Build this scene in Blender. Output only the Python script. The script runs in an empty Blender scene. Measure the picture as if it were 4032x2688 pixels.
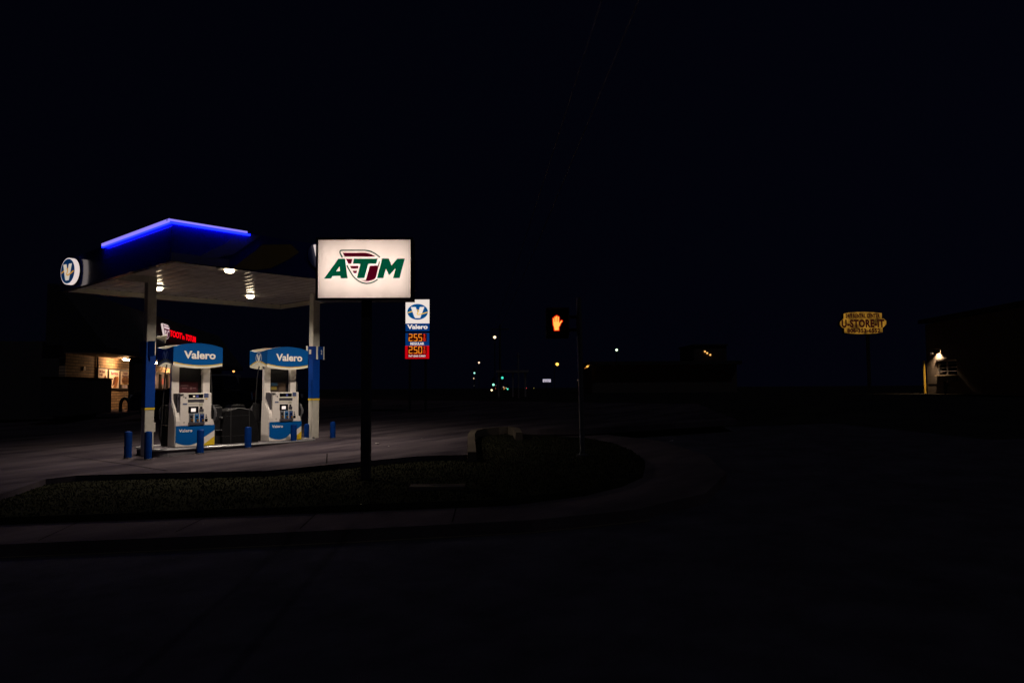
import bpy, bmesh, math, random
from mathutils import Vector, Matrix
random.seed(7)
PI = math.pi
D = bpy.data
SC = bpy.context.scene
COL = SC.collection

# ------------------------------------------------------------------ survey (camera and site frame)
# world X runs along the pump row (away to the right), world Y across it (away to the left), Z up, metres
FP, YAW, PITCH, ROLL, EYE = 2895.08, .7375, .0626, .0065, 1.25
CAM = Vector((0, 0, EYE))
XR = Vector((math.sin(YAW), -math.cos(YAW), 0))
YF = Vector((math.cos(YAW), math.sin(YAW), 0))
_fw = YF*math.cos(PITCH) + Vector((0, 0, math.sin(PITCH)))
_up = -YF*math.sin(PITCH) + Vector((0, 0, math.cos(PITCH)))
_R = XR*math.cos(ROLL) - _up*math.sin(ROLL)
_U = XR*math.sin(ROLL) + _up*math.cos(ROLL)
RZF = YAW - PI/2                       # rotation of a thing that faces the camera's side of the street


def ray(px, py):
    return _fw + _R*((px-2016)/FP) - _U*((py-1344)/FP)


def at_dist(px, py, d):
    r = ray(px, py)
    return CAM + r*(d/r.dot(YF))


def gz(u, z0=-.2, g=.04):
    return z0 + g*(u-6.7)


def on_ground(px, py, off=0.0):
    r = ray(px, py)
    t = (-.2+off - .04*6.7 - EYE)/(r.z - .04*r.x)
    return CAM + r*t


def az_dir(deg):
    return YF*math.cos(math.radians(deg)) + XR*math.sin(math.radians(deg))


def rz_of(v):
    return math.atan2(v.y, v.x)


def plane(origin, rz):
    """pixel -> (x, z) in the frame of a thing at origin turned by rz (x right, y away, z up)"""
    ex = Vector((math.cos(rz), math.sin(rz), 0))
    ey = Vector((-math.sin(rz), math.cos(rz), 0))
    def f(px, py, yo=0.0):
        r = ray(px, py)
        o = origin + ey*yo
        t = (o-CAM).dot(ey)/r.dot(ey)
        p = CAM + r*t - origin
        return (p.dot(ex), p.z)
    return f


# ------------------------------------------------------------------ materials
def M(name, col, rough=.55, metal=0.0, var=.12, scale=6.0, bump=0.0, bscale=60.0, emit=None, es=1.0, spec=.5, trans=0):
    m = D.materials.new(name)
    m.use_nodes = True
    nt = m.node_tree
    b = nt.nodes['Principled BSDF']
    b.inputs['Roughness'].default_value = rough
    b.inputs['Metallic'].default_value = metal
    b.inputs['Specular IOR Level'].default_value = spec
    if trans:
        b.inputs['Transmission Weight'].default_value = trans
    if emit is not None:
        b.inputs['Base Color'].default_value = (*[c*.5 for c in col], 1)
        b.inputs['Emission Color'].default_value = (*emit, 1)
        b.inputs['Emission Strength'].default_value = es
        return m
    tc = nt.nodes.new('ShaderNodeTexCoord')
    n = nt.nodes.new('ShaderNodeTexNoise')
    n.inputs['Scale'].default_value = scale
    n.inputs['Detail'].default_value = 6
    n.inputs['Roughness'].default_value = .65
    nt.links.new(tc.outputs['Object'], n.inputs['Vector'])
    r = nt.nodes.new('ShaderNodeValToRGB')
    r.color_ramp.elements[0].position = .3
    r.color_ramp.elements[1].position = .7
    r.color_ramp.elements[0].color = (*[max(0, c*(1-var)) for c in col], 1)
    r.color_ramp.elements[1].color = (*[min(1, c*(1+var)) for c in col], 1)
    nt.links.new(n.outputs['Fac'], r.inputs['Fac'])
    nt.links.new(r.outputs['Color'], b.inputs['Base Color'])
    if bump:
        n2 = nt.nodes.new('ShaderNodeTexNoise')
        n2.inputs['Scale'].default_value = bscale
        n2.inputs['Detail'].default_value = 5
        nt.links.new(tc.outputs['Object'], n2.inputs['Vector'])
        bp = nt.nodes.new('ShaderNodeBump')
        bp.inputs['Strength'].default_value = bump
        bp.inputs['Distance'].default_value = .02
        nt.links.new(n2.outputs['Fac'], bp.inputs['Height'])
        nt.links.new(bp.outputs['Normal'], b.inputs['Normal'])
    return m


def EM(name, col, s=1.0, light=True):
    m = M(name, (.02, .02, .02), rough=.5, emit=col, es=s)
    if not light:
        m.cycles.emission_sampling = 'NONE'
    return m


def brick_mat(name, c1, c2, mortar, sx=1.0, axis='XZ'):
    m = M(name, c1, rough=.85)
    nt = m.node_tree
    b = nt.nodes['Principled BSDF']
    tc = nt.nodes.new('ShaderNodeTexCoord')
    sep = nt.nodes.new('ShaderNodeSeparateXYZ')
    com = nt.nodes.new('ShaderNodeCombineXYZ')
    nt.links.new(tc.outputs['Object'], sep.inputs[0])
    nt.links.new(sep.outputs['X'], com.inputs['X'])
    nt.links.new(sep.outputs['Z'], com.inputs['Y'])
    br = nt.nodes.new('ShaderNodeTexBrick')
    br.inputs['Color1'].default_value = (*c1, 1)
    br.inputs['Color2'].default_value = (*c2, 1)
    br.inputs['Mortar'].default_value = (*mortar, 1)
    br.inputs['Scale'].default_value = sx
    br.inputs['Mortar Size'].default_value = .02
    br.inputs['Brick Width'].default_value = .6
    br.inputs['Row Height'].default_value = .14
    br.inputs['Bias'].default_value = -.1
    nt.links.new(com.outputs[0], br.inputs['Vector'])
    for l in list(b.inputs['Base Color'].links):
        nt.links.remove(l)
    nt.links.new(br.outputs['Color'], b.inputs['Base Color'])
    bp = nt.nodes.new('ShaderNodeBump')
    bp.inputs['Strength'].default_value = .6
    nt.links.new(br.outputs['Fac'], bp.inputs['Height'])
    bp.invert = True
    nt.links.new(bp.outputs['Normal'], b.inputs['Normal'])
    return m


def concrete_mat(name, col, stain=.45, scale=.5):
    """worn concrete: broad tyre-dark patches, fine grain"""
    m = M(name, col, rough=.82, var=.1, scale=30, bump=.35, bscale=60, spec=.0)
    nt = m.node_tree
    b = nt.nodes['Principled BSDF']
    src = b.inputs['Base Color'].links[0].from_socket
    tc = nt.nodes.new('ShaderNodeTexCoord')
    mp = nt.nodes.new('ShaderNodeMapping')
    mp.inputs['Rotation'].default_value = (0, 0, math.radians(35))
    mp.inputs['Scale'].default_value = (.45, 1.5, 1)
    nt.links.new(tc.outputs['Object'], mp.inputs[0])
    n = nt.nodes.new('ShaderNodeTexNoise')
    n.inputs['Scale'].default_value = scale*1.6
    n.inputs['Detail'].default_value = 7
    n.inputs['Roughness'].default_value = .6
    nt.links.new(mp.outputs[0], n.inputs['Vector'])
    r = nt.nodes.new('ShaderNodeValToRGB')
    r.color_ramp.elements[0].position = .36
    r.color_ramp.elements[1].position = .62
    r.color_ramp.elements[0].color = (1-stain, 1-stain, 1-stain*.9, 1)
    r.color_ramp.elements[1].color = (1, 1, 1, 1)
    nt.links.new(n.outputs['Fac'], r.inputs['Fac'])
    mx = nt.nodes.new('ShaderNodeMix')
    mx.data_type = 'RGBA'
    mx.blend_type = 'MULTIPLY'
    mx.inputs['Factor'].default_value = 1
    nt.links.new(src, mx.inputs['A'])
    nt.links.new(r.outputs['Color'], mx.inputs['B'])
    nt.links.new(mx.outputs['Result'], b.inputs['Base Color'])
    return m


def mottled_emit(name, c1, c2, scale, s):
    """lit face: uneven glow of the light behind painted as blotches in the emission"""
    m = M(name, c1, rough=.5, emit=c1, es=s)
    nt = m.node_tree
    b = nt.nodes['Principled BSDF']
    tc = nt.nodes.new('ShaderNodeTexCoord')
    n = nt.nodes.new('ShaderNodeTexNoise')
    n.inputs['Scale'].default_value = scale
    n.inputs['Detail'].default_value = 2
    nt.links.new(tc.outputs['Object'], n.inputs['Vector'])
    r = nt.nodes.new('ShaderNodeValToRGB')
    r.color_ramp.elements[0].position = .35
    r.color_ramp.elements[1].position = .68
    r.color_ramp.elements[0].color = (*c1, 1)
    r.color_ramp.elements[1].color = (*c2, 1)
    nt.links.new(n.outputs['Fac'], r.inputs['Fac'])
    nt.links.new(r.outputs['Color'], b.inputs['Emission Color'])
    m.cycles.emission_sampling = 'NONE'
    return m


# ------------------------------------------------------------------ mesh builder and scene tree
class MB:
    def __init__(self):
        self.bm = bmesh.new()

    def _v(self, p):
        return self.bm.verts.new(p)

    def face(self, pts):
        try:
            return self.bm.faces.new([self._v(p) for p in pts])
        except ValueError:
            return None

    def box(self, x0, x1, y0, y1, z0, z1):
        v = [self._v((x, y, z)) for z in (z0, z1) for x, y in ((x0, y0), (x1, y0), (x1, y1), (x0, y1))]
        for q in ((0, 3, 2, 1), (4, 5, 6, 7), (0, 1, 5, 4), (1, 2, 6, 5), (2, 3, 7, 6), (3, 0, 4, 7)):
            self.bm.faces.new([v[i] for i in q])
        return self

    def prism(self, poly, a, b, ax='y'):
        """poly in the two other axes, extruded along ax from a to b"""
        def P(p, t):
            return {'y': (p[0], t, p[1]), 'x': (t, p[0], p[1]), 'z': (p[0], p[1], t)}[ax]
        A = [self._v(P(p, a)) for p in poly]
        B = [self._v(P(p, b)) for p in poly]
        n = len(poly)
        self.bm.faces.new(A[::-1])
        self.bm.faces.new(B)
        for i in range(n):
            self.bm.faces.new([A[i], A[(i+1) % n], B[(i+1) % n], B[i]])
        return self

    def ring_prism(self, outer, inner, a, b):
        """outer/inner closed loops of equal count in x,z, extruded in y"""
        n = len(outer)
        oa = [self._v((p[0], a, p[1])) for p in outer]; ob = [self._v((p[0], b, p[1])) for p in outer]
        ia = [self._v((p[0], a, p[1])) for p in inner]; ib = [self._v((p[0], b, p[1])) for p in inner]
        for i in range(n):
            j = (i+1) % n
            for q in ((oa[i], oa[j], ia[j], ia[i]), (ob[j], ob[i], ib[i], ib[j]), (oa[j], oa[i], ob[i], ob[j]), (ia[i], ia[j], ib[j], ib[i])):
                self.bm.faces.new(q)
        return self

    def tube(self, pts, r, n=8, caps=True):
        pts = [Vector(p) for p in pts]
        rs = r if isinstance(r, (list, tuple)) else [r]*len(pts)
        rings = []
        up = None
        for i, p in enumerate(pts):
            t = (pts[min(i+1, len(pts)-1)] - pts[max(i-1, 0)]).normalized()
            if up is None:
                up = Vector((0, 0, 1)) if abs(t.z) < .9 else Vector((1, 0, 0))
            s = t.cross(up)
            if s.length < 1e-4:
                s = t.cross(Vector((0, 1, 0)))
            s.normalize()
            w = s.cross(t).normalized()
            up = w
            rings.append([self._v(p + (s*math.cos(2*PI*k/n) + w*math.sin(2*PI*k/n))*rs[i]) for k in range(n)])
        for a, b in zip(rings, rings[1:]):
            for k in range(n):
                self.bm.faces.new([a[k], a[(k+1) % n], b[(k+1) % n], b[k]])
        if caps:
            self.bm.faces.new(rings[0][::-1]); self.bm.faces.new(rings[-1])
        return self

    def lathe(self, prof, n=20, c=(0, 0)):
        rings = [[self._v((c[0]+r*math.cos(2*PI*k/n), c[1]+r*math.sin(2*PI*k/n), z)) for k in range(n)] for r, z in prof]
        for a, b in zip(rings, rings[1:]):
            for k in range(n):
                self.bm.faces.new([a[k], a[(k+1) % n], b[(k+1) % n], b[k]])
        self.bm.faces.new(rings[0][::-1]); self.bm.faces.new(rings[-1])
        return self

    def ribbon(self, pts, w, y0, y1):
        """flat stroke in x,z of width w, between y0 and y1"""
        n = len(pts)
        L, Rr = [], []
        for i in range(n):
            a = Vector(pts[max(i-1, 0)]); b = Vector(pts[min(i+1, n-1)])
            t = (b-a).normalized()
            nn = Vector((-t.y, t.x))*w/2
            p = Vector(pts[i])
            L.append(p+nn); Rr.append(p-nn)
        for i in range(n-1):
            self.prism([L[i], L[i+1], Rr[i+1], Rr[i]], y0, y1)
        return self

    def build(self, name, mat, parent=None, bevel=0, smooth=False, loc=None, rz=0):
        bm = self.bm
        bmesh.ops.recalc_face_normals(bm, faces=bm.faces)
        big = [f for f in bm.faces if len(f.verts) > 4]
        if big:
            bmesh.ops.triangulate(bm, faces=big)
        me = D.meshes.new(name)
        bm.to_mesh(me); bm.free()
        if smooth:
            for p in me.polygons:
                p.use_smooth = True
        me.materials.append(mat)
        o = D.objects.new(name, me)
        COL.objects.link(o)
        if parent is not None:
            o.parent = parent
        if loc is not None:
            o.location = loc
        o.rotation_euler.z = rz
        if bevel:
            b = o.modifiers.new('Bevel', 'BEVEL'); b.width = bevel; b.segments = 2; b.limit_method = 'ANGLE'
            b.angle_limit = math.radians(40)
        if smooth:
            e = o.modifiers.new('Edge', 'EDGE_SPLIT'); e.split_angle = math.radians(38)
        return o


def tag(o, label, cat, group=None):
    o['label'] = label; o['category'] = cat
    if group:
        o['group'] = group
    return o


def thing(name, label, cat, loc=(0, 0, 0), rz=0, group=None):
    o = D.objects.new(name, None)
    COL.objects.link(o)
    o.location = loc; o.rotation_euler.z = rz
    o.empty_display_size = .2
    return tag(o, label, cat, group)


def structure(o, kind='structure'):
    o['kind'] = kind
    return o


def copy_tree(o, parent=None):
    c = o.copy()
    COL.objects.link(c)
    if parent is not None:
        c.parent = parent
    for ch in [k for k in COL.objects if k.parent == o]:
        copy_tree(ch, c)
    return c


def text(body, box, mat, name, parent, y=-.01, depth=.006, bold=.0, shear=0.0, space=1.0, rot=None):
    cu = D.curves.new('lettering', 'FONT')
    cu.body = body
    cu.size = 1
    cu.offset = bold
    cu.shear = shear
    cu.space_character = space
    cu.extrude = .5
    cu.resolution_u = 4
    o = D.objects.new('lettering', cu)
    COL.objects.link(o)
    bpy.context.view_layer.update()
    me = D.meshes.new_from_object(o.evaluated_get(bpy.context.evaluated_depsgraph_get()))
    D.objects.remove(o); D.curves.remove(cu)
    xs = [v.co.x for v in me.vertices]; ys = [v.co.y for v in me.vertices]
    x0, x1, z0, z1 = box
    sx = (x1-x0)/(max(xs)-min(xs)); sz = (z1-z0)/(max(ys)-min(ys))
    mx, my = min(xs), min(ys)
    for v in me.vertices:
        X, Y, Z = v.co
        v.co = ((X-mx)*sx+x0, y - (Z+.5)*depth, (Y-my)*sz+z0)
    me.materials.clear(); me.materials.append(mat)
    me.name = name
    t = D.objects.new(name, me)
    COL.objects.link(t); t.parent = parent
    return t


def ell(cx, cz, rx, rz, n=40):
    return [(cx+rx*math.cos(2*PI*k/n), cz+rz*math.sin(2*PI*k/n)) for k in range(n)]


# ------------------------------------------------------------------ shared materials
m_white = M('pump white enamel', (.62, .58, .56), rough=.45, var=.05, scale=20, bump=.05)
m_cream = M('cream inner plastic', (.75, .72, .62), rough=.5, var=.04)
m_blue = M('bright blue plastic', (.0, .075, .30), rough=.45, var=.06, scale=3, spec=.15)
m_navy = M('navy plastic', (.002, .012, .07), rough=.3, var=.06)
m_bollard = M('blue bollard sleeve', (.0, .02, .13), rough=.6, var=.2, scale=9, spec=.06)
m_yellow = M('yellow vinyl', (.62, .42, .01), rough=.5, var=.08)
m_letter = M('white lettering', (.82, .78, .74), rough=.5, var=.03)
m_black = M('black plastic', (.008, .008, .01), rough=.5, var=.2, spec=.25)
m_rubber = M('black rubber', (.01, .01, .011), rough=.6, var=.2)
m_dgrey = M('dark grey plastic', (.007, .007, .008), rough=.5, var=.15, scale=4, bump=.08, bscale=160, spec=.05)
m_grey = M('grey plastic', (.09, .09, .1), rough=.5)
m_steel = M('galvanised steel', (.45, .45, .46), rough=.38, metal=.85, var=.15, scale=14)
m_dsteel = M('dark painted steel', (.022, .022, .025), rough=.45, var=.2)
m_colwhite = M('white column paint', (.42, .40, .36), rough=.6, var=.12, scale=9, bump=.1)
m_colgrey = M('grey column paint', (.38, .37, .40), rough=.6, var=.12, scale=9, bump=.1)
m_screen = EM('lit white screen', (1, .84, .76), 1.0, light=False)
m_fascia = M('dark fascia panel', (.008, .014, .10), rough=.13, var=.1, spec=.3)
m_fgrey = M('grey fascia stripe', (.06, .06, .065), rough=.5)
m_fgold = M('gold fascia swoosh', (.11, .07, .004), rough=.5)
m_soffit = M('white soffit pan', (.62, .54, .52), rough=.16, var=.25, scale=2.5, spec=.4)
m_inner = M('cream fascia back', (.5, .45, .34), rough=.6)

# ------------------------------------------------------------------ ground and street
def poly_slab(name, pts, thick, mat):
    mb = MB()
    A = [mb._v(p) for p in pts]
    B = [mb._v((p[0], p[1], p[2]-thick)) for p in pts]
    mb.bm.faces.new(A); mb.bm.faces.new(B[::-1])
    n = len(pts)
    for i in range(n):
        mb.bm.faces.new([A[i], B[i], B[(i+1) % n], A[(i+1) % n]])
    return structure(mb.build(name, mat))


m_earth = M('bare dark earth', (.02, .019, .018), rough=.95, var=.3, scale=.6, bump=.3, bscale=8, spec=.0)
m_asphalt = M('worn asphalt', (.048, .044, .056), rough=.95, var=.3, scale=1.5, bump=.6, bscale=120, spec=0)
m_conc = concrete_mat('forecourt concrete', (.062, .051, .058), stain=.6)
m_walk = concrete_mat('sidewalk concrete', (.08, .064, .068), stain=.4)
m_kerb = concrete_mat('kerb concrete', (.085, .07, .055), stain=.3)
m_soil = M('turf soil', (.016, .016, .010), rough=1.0, var=.4, scale=2.5, bump=.6, bscale=40, spec=0)


def ground_z(p):
    d = Vector(p).dot(YF)
    s = max(0, min(1, (d-16)/26)); s = s*s*(3-2*s)
    return min(.7, gz(p[0])) - .42 + .39*s


mb = MB()
N = 60
xs = [-420+14*i for i in range(N+1)]
ys = [-60+ (i/ N)**1.8*760 for i in range(N+1)]
grid = []
for y in ys:
    row = []
    for x in xs:
        p = XR*x + YF*y
        z = max(-1.5, ground_z((p.x, p.y, 0)))
        row.append(mb._v((p.x, p.y, z)))
    grid.append(row)
for j in range(N):
    for i in range(N):
        mb.bm.faces.new([grid[j][i], grid[j][i+1], grid[j+1][i+1], grid[j+1][i]])
structure(mb.build('ground', m_earth, smooth=False))

cf = lambda x, y, off: (lambda p: (p.x, p.y, gz(p.x)+off))(XR*x + YF*y)
poly_slab('road', [cf(-60, -14, -.35), cf(60, -14, -.35), cf(60, 17, -.35), cf(11, 17, -.35), cf(7, 34, -.35), cf(-1, 34, -.35), cf(-1, 13.5, -.35), cf(-60, 13.5, -.35)], .05, m_asphalt)

g = lambda x, y, off=0: tuple(on_ground(x, y, off))
curb = [(-2500, 2750), (-500, 2110), (0, 1945), (180, 1885), (300, 1871), (600, 1862), (1050, 1852), (1640, 1795), (1856, 1789)]
slab_pts = [g(x, y) for x, y in curb] + [g(1850, 1712), g(1882, 1699), g(2035, 1689), g(2300, 1686), g(2900, 1650), g(2750, 1590)]
for u, v in ((27, 46), (18, 72), (-22, 70), (-22, 20)):
    slab_pts.append((u, v, gz(u)))
forecourt = poly_slab('forecourt', slab_pts, .16, m_conc)

mb = MB()                                               # saw-cut joints in the forecourt slab
def joint(a, b, off, w, h=.004):
    A = Vector(g(*a, off)); B = Vector(g(*b, off))
    t = (B-A); t.z = 0; t.normalize(); s = Vector((-t.y, t.x, 0))*w
    mb.face([A-s+Vector((0, 0, h)), B-s+Vector((0, 0, h)), B+s+Vector((0, 0, h)), A+s+Vector((0, 0, h))])
m_joint = M('dark joint filler', (.012, .010, .010), rough=1.0, spec=0)
joint((1288, 1785), (1286, 1825), 0, .012)
joint((250, 1793), (500, 1828), 0, .012); joint((500, 1828), (660, 1853), 0, .014)
joint((640, 1797), (1700, 1700), 0, .008)
structure(mb.build('joint_lines', m_joint))

verge = [(-2500, 2760), (-500, 2112), (0, 1947), (180, 1887), (300, 1873), (600, 1864), (1050, 1854), (1640, 1797), (1860, 1790), (1866, 1716), (1886, 1702), (2000, 1694), (2035, 1708),
         (2300, 1722), (2420, 1745), (2490, 1775), (2540, 1815), (2530, 1855), (2450, 1890), (2300, 1925), (2000, 1962), (1400, 1985), (0, 2036), (-600, 2058), (-2500, 2810)]
verge_pts = [g(x, y, -.1) for x, y in verge[1:-1]]
poly_slab('verge', verge_pts, .12, m_soil)

walk = [(-600, 2165), (0, 2142), (700, 2113), (1400, 2082), (2100, 2046), (2500, 2005), (2780, 1940), (2860, 1860), (2780, 1790), (2600, 1735), (2300, 1700), (2050, 1700), (2050, 1760), (1400, 1900), (0, 1990), (-600, 2050)]
poly_slab('sidewalk', [g(x, y, -.2) for x, y in walk], .16, m_walk)
mb = MB()
joint((690, 2095), (826, 2028), -.2, .008); joint((1180, 2082), (1262, 2006), -.2, .008); joint((1780, 2056), (1800, 1985), -.2, .008); joint((150, 2128), (330, 2045), -.2, .008)
structure(mb.build('sidewalk_joints', m_joint))

mb = MB()                                               # pale concrete gutter pan at the foot of the street kerb
pa = [(-600, 2206), (0, 2186), (700, 2158), (1400, 2126), (2100, 2088), (2560, 2042)]
for a, b in zip(pa, pa[1:]):
    A, B = Vector(g(*a, -.345)), Vector(g(*b, -.345))
    A2, B2 = Vector(g(a[0], a[1]+9, -.345)), Vector(g(b[0], b[1]+9, -.345))
    mb.face([A, B, B2, A2])
structure(mb.build('gutter', m_kerb))


def sweep_kerb(name, pts, w, h, off=0.0):
    mb = MB()
    P = [Vector(g(x, y, off)) for x, y in pts]
    sec = []
    for i, p in enumerate(P):
        t = P[min(i+1, len(P)-1)] - P[max(i-1, 0)]
        t.z = 0; t.normalize()
        s = Vector((-t.y, t.x, 0))*w/2
        sec.append([mb._v(p-s+Vector((0, 0, -.15))), mb._v(p-s*.8+Vector((0, 0, h))), mb._v(p+s*.8+Vector((0, 0, h))), mb._v(p+s+Vector((0, 0, -.15)))])
    for a, b in zip(sec, sec[1:]):
        for k in range(3):
            mb.bm.faces.new([a[k], a[k+1], b[k+1], b[k]])
    mb.bm.faces.new(sec[0]); mb.bm.faces.new(sec[-1][::-1])
    return structure(mb.build(name, m_kerb))


sweep_kerb('kerb', [(1859, 1797), (1857, 1760), (1856, 1722), (1866, 1707), (1900, 1699), (1960, 1694), (2010, 1692), (2034, 1700), (2044, 1716)], .2, .09)

# grass: thousands of short blades over the verge, one mass
def in_poly(x, y, P):
    c = False
    for i in range(len(P)):
        x1, y1 = P[i][0], P[i][1]; x2, y2 = P[i-1][0], P[i-1][1]
        if (y1 > y) != (y2 > y) and x < (x2-x1)*(y-y1)/(y2-y1)+x1:
            c = not c
    return c


mb = MB()
vx = [p[0] for p in verge_pts]; vy = [p[1] for p in verge_pts]
cnt = 0
while cnt < 26000:
    x = random.uniform(max(min(vx), .5), max(vx)); y = random.uniform(min(vy), max(vy))
    if not in_poly(x, y, verge_pts):
        continue
    cnt += 1
    h = random.uniform(.012, .036); a = random.uniform(0, 2*PI); w = .012
    z = gz(x)-.1
    dx, dy = math.cos(a)*w, math.sin(a)*w
    l = random.uniform(-.03, .03)
    mb.face([(x-dx, y-dy, z-.005), (x+dx, y+dy, z-.005), (x+l, y+l*.6, z+h)])
gr = mb.build('grass', M('dry night grass', (.0095, .0095, .0055), rough=1.0, var=.2, scale=1.5, spec=0))
gr['kind'] = 'stuff'
gr['label'] = 'short dry grass on the verge'

# ------------------------------------------------------------------ fuel canopy
U0, U1, V0, V1, ZB, ZT, ZS = 5.78, 11.76, 13.804, 20.10, 3.645, 4.385, 3.775
can = thing('fuel_canopy', 'flat white-soffited canopy over the fuel pumps with a blue light bar round its near corner', 'canopy', (0, 0, 0))
mb = MB()
for (a, b, c, d) in ((U0, U1, V0, V0+.12), (U0, U1, V1-.12, V1), (U0, U0+.12, V0+.12, V1-.12), (U1-.12, U1, V0+.12, V1-.12)):
    mb.box(a, b, c, d, ZB, ZT)
mb.build('fascia', m_fascia, can)
mb = MB()                                               # cream backs of the fascia seen under the soffit edge
for (a, b, c, d) in ((U0+.123, U1-.123, V1-.15, V1-.123), (U1-.15, U1-.123, V0+.123, V1-.15), (U0+.123, U0+.15, V0+.123, V1-.15), (U0+.15, U1-.15, V0+.123, V0+.15)):
    mb.box(a, b, c, d, ZB+.004, ZS-.004)
mb.build('fascia_return', m_inner, can)
mb = MB()                                               # bowed metal soffit pans running across the canopy
pw = .285
n = int(round((U1-U0-.3)/pw)); pw = (U1-U0-.3)/n
for i in range(n):
    prev = None
    for k in range(9):
        u = U0+.15+pw*(i+k/8)
        z = ZS + .004 - .007*(1-((k-4)/4)**2) + (.006 if k in (0, 8) else 0)
        cur = (mb._v((u, V0+.15, z)), mb._v((u, V1-.15, z)))
        if prev:
            mb.bm.faces.new([prev[0], cur[0], cur[1], prev[1]])
        prev = cur
mb.build('soffit', m_soffit, can, smooth=True)
mb = MB().box(U0+.02, U1-.02, V0+.02, V1-.02, ZT-.12, ZT-.06)
mb.build('roof_deck', m_dgrey, can)
MB().box(U0+.15, 6.57, 16.86, 17.04, ZS-.14, ZS+.0).build('beam', m_colwhite, can)
MB().box(10.99, U1-.15, 16.86, 17.04, ZS-.14, ZS+.0).build('beam', m_colwhite, can)
# fascia artwork on the street side
f = plane(Vector((0, V0, 0)), 0)
zz = lambda px, py: f(px, py)
gw = [(7.05, ZT-.015), (7.55, ZT-.015), (7.34, 4.2), (6.98, 3.92), (6.6, 3.79), (6.25, 3.75), (6.5, 3.93), (6.8, 4.1)]
MB().prism(gw, V0-.012, V0-.003).build('fascia_stripe', m_fgrey, can)
gd = [(7.60, 4.20), (8.25, 4.30), (8.45, 4.16), (8.2, 3.97), (7.8, 3.74), (7.45, 3.66), (7.0, 3.66), (7.2, 3.85), (7.45, 4.05)]
MB().prism(gd, V0-.012, V0-.003).build('fascia_swoosh', m_fgold, can)
MB().box(U0-.01, 6.9, V0-.010, V0-.002, ZB+.005, ZB+.16).build('fascia_band', m_fgrey, can)
# light bars: lavender lens outside, blue tube that washes the fascia below
m_bar = EM('lavender light lens', (.30, .24, 1.0), .95)
m_tube = EM('blue tube', (.0015, .004, 1.0), 17.0)
lb = MB().box(U0-.11, 7.22, V0-.11, V0-.075, ZT-.012, ZT+.02).build('light_bar', m_bar, can)
lb2 = MB().box(U0-.11, U0-.075, V0-.075, 17.1, ZT-.034, ZT+.02).build('light_bar', m_bar, can)
MB().box(U0-.07, 7.30, V0-.07, V0-.03, ZT-.05, ZT-.02).build('tube', m_tube, lb)
MB().box(U0-.07, U0-.03, V0-.025, 17.2, ZT-.05, ZT-.02).build('tube', m_tube, lb2)
m_barcap = M('bar bracket', (.05, .05, .12), rough=.4)
MB().box(U0-.11, 7.30, V0-.07, V0-.002, ZT-.015, ZT+.02).build('bracket', m_barcap, lb)
MB().box(U0-.07, U0-.002, V0-.0, 17.2, ZT-.015, ZT+.02).build('bracket', m_barcap, lb2)
# recessed drop-lens lamps
LAMP = 13
m_lens = EM('canopy lamp lens', (1, .80, .52), LAMP)
m_trim = M('lamp trim', (.5, .48, .44), rough=.4)
for (u, v) in ((7.29, 14.56), (9.74, 18.27), (7.41, 18.40), (10.15, 14.56)):
    h = MB().box(u-.19, u+.19, v-.19, v+.19, ZS-.035, ZS+.05).build('lamp_housing', m_trim, can, bevel=.01)
    b = MB()
    b.lathe([(.10, ZS-.036), (.10, ZS-.06), (.088, ZS-.085), (.06, ZS-.105), (.02, ZS-.112)], 16, (u, v))
    b.build('lens', m_lens, h, smooth=True)
    al = D.lights.new('canopy_lamp', 'AREA'); al.shape = 'DISK'; al.size = .12; al.energy = 88; al.color = (1, .85, .69); al.spread = math.radians(138)
    ao = D.objects.new('canopy_lamp', al); COL.objects.link(ao); ao.location = (u, v, ZS-.118)

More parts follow.
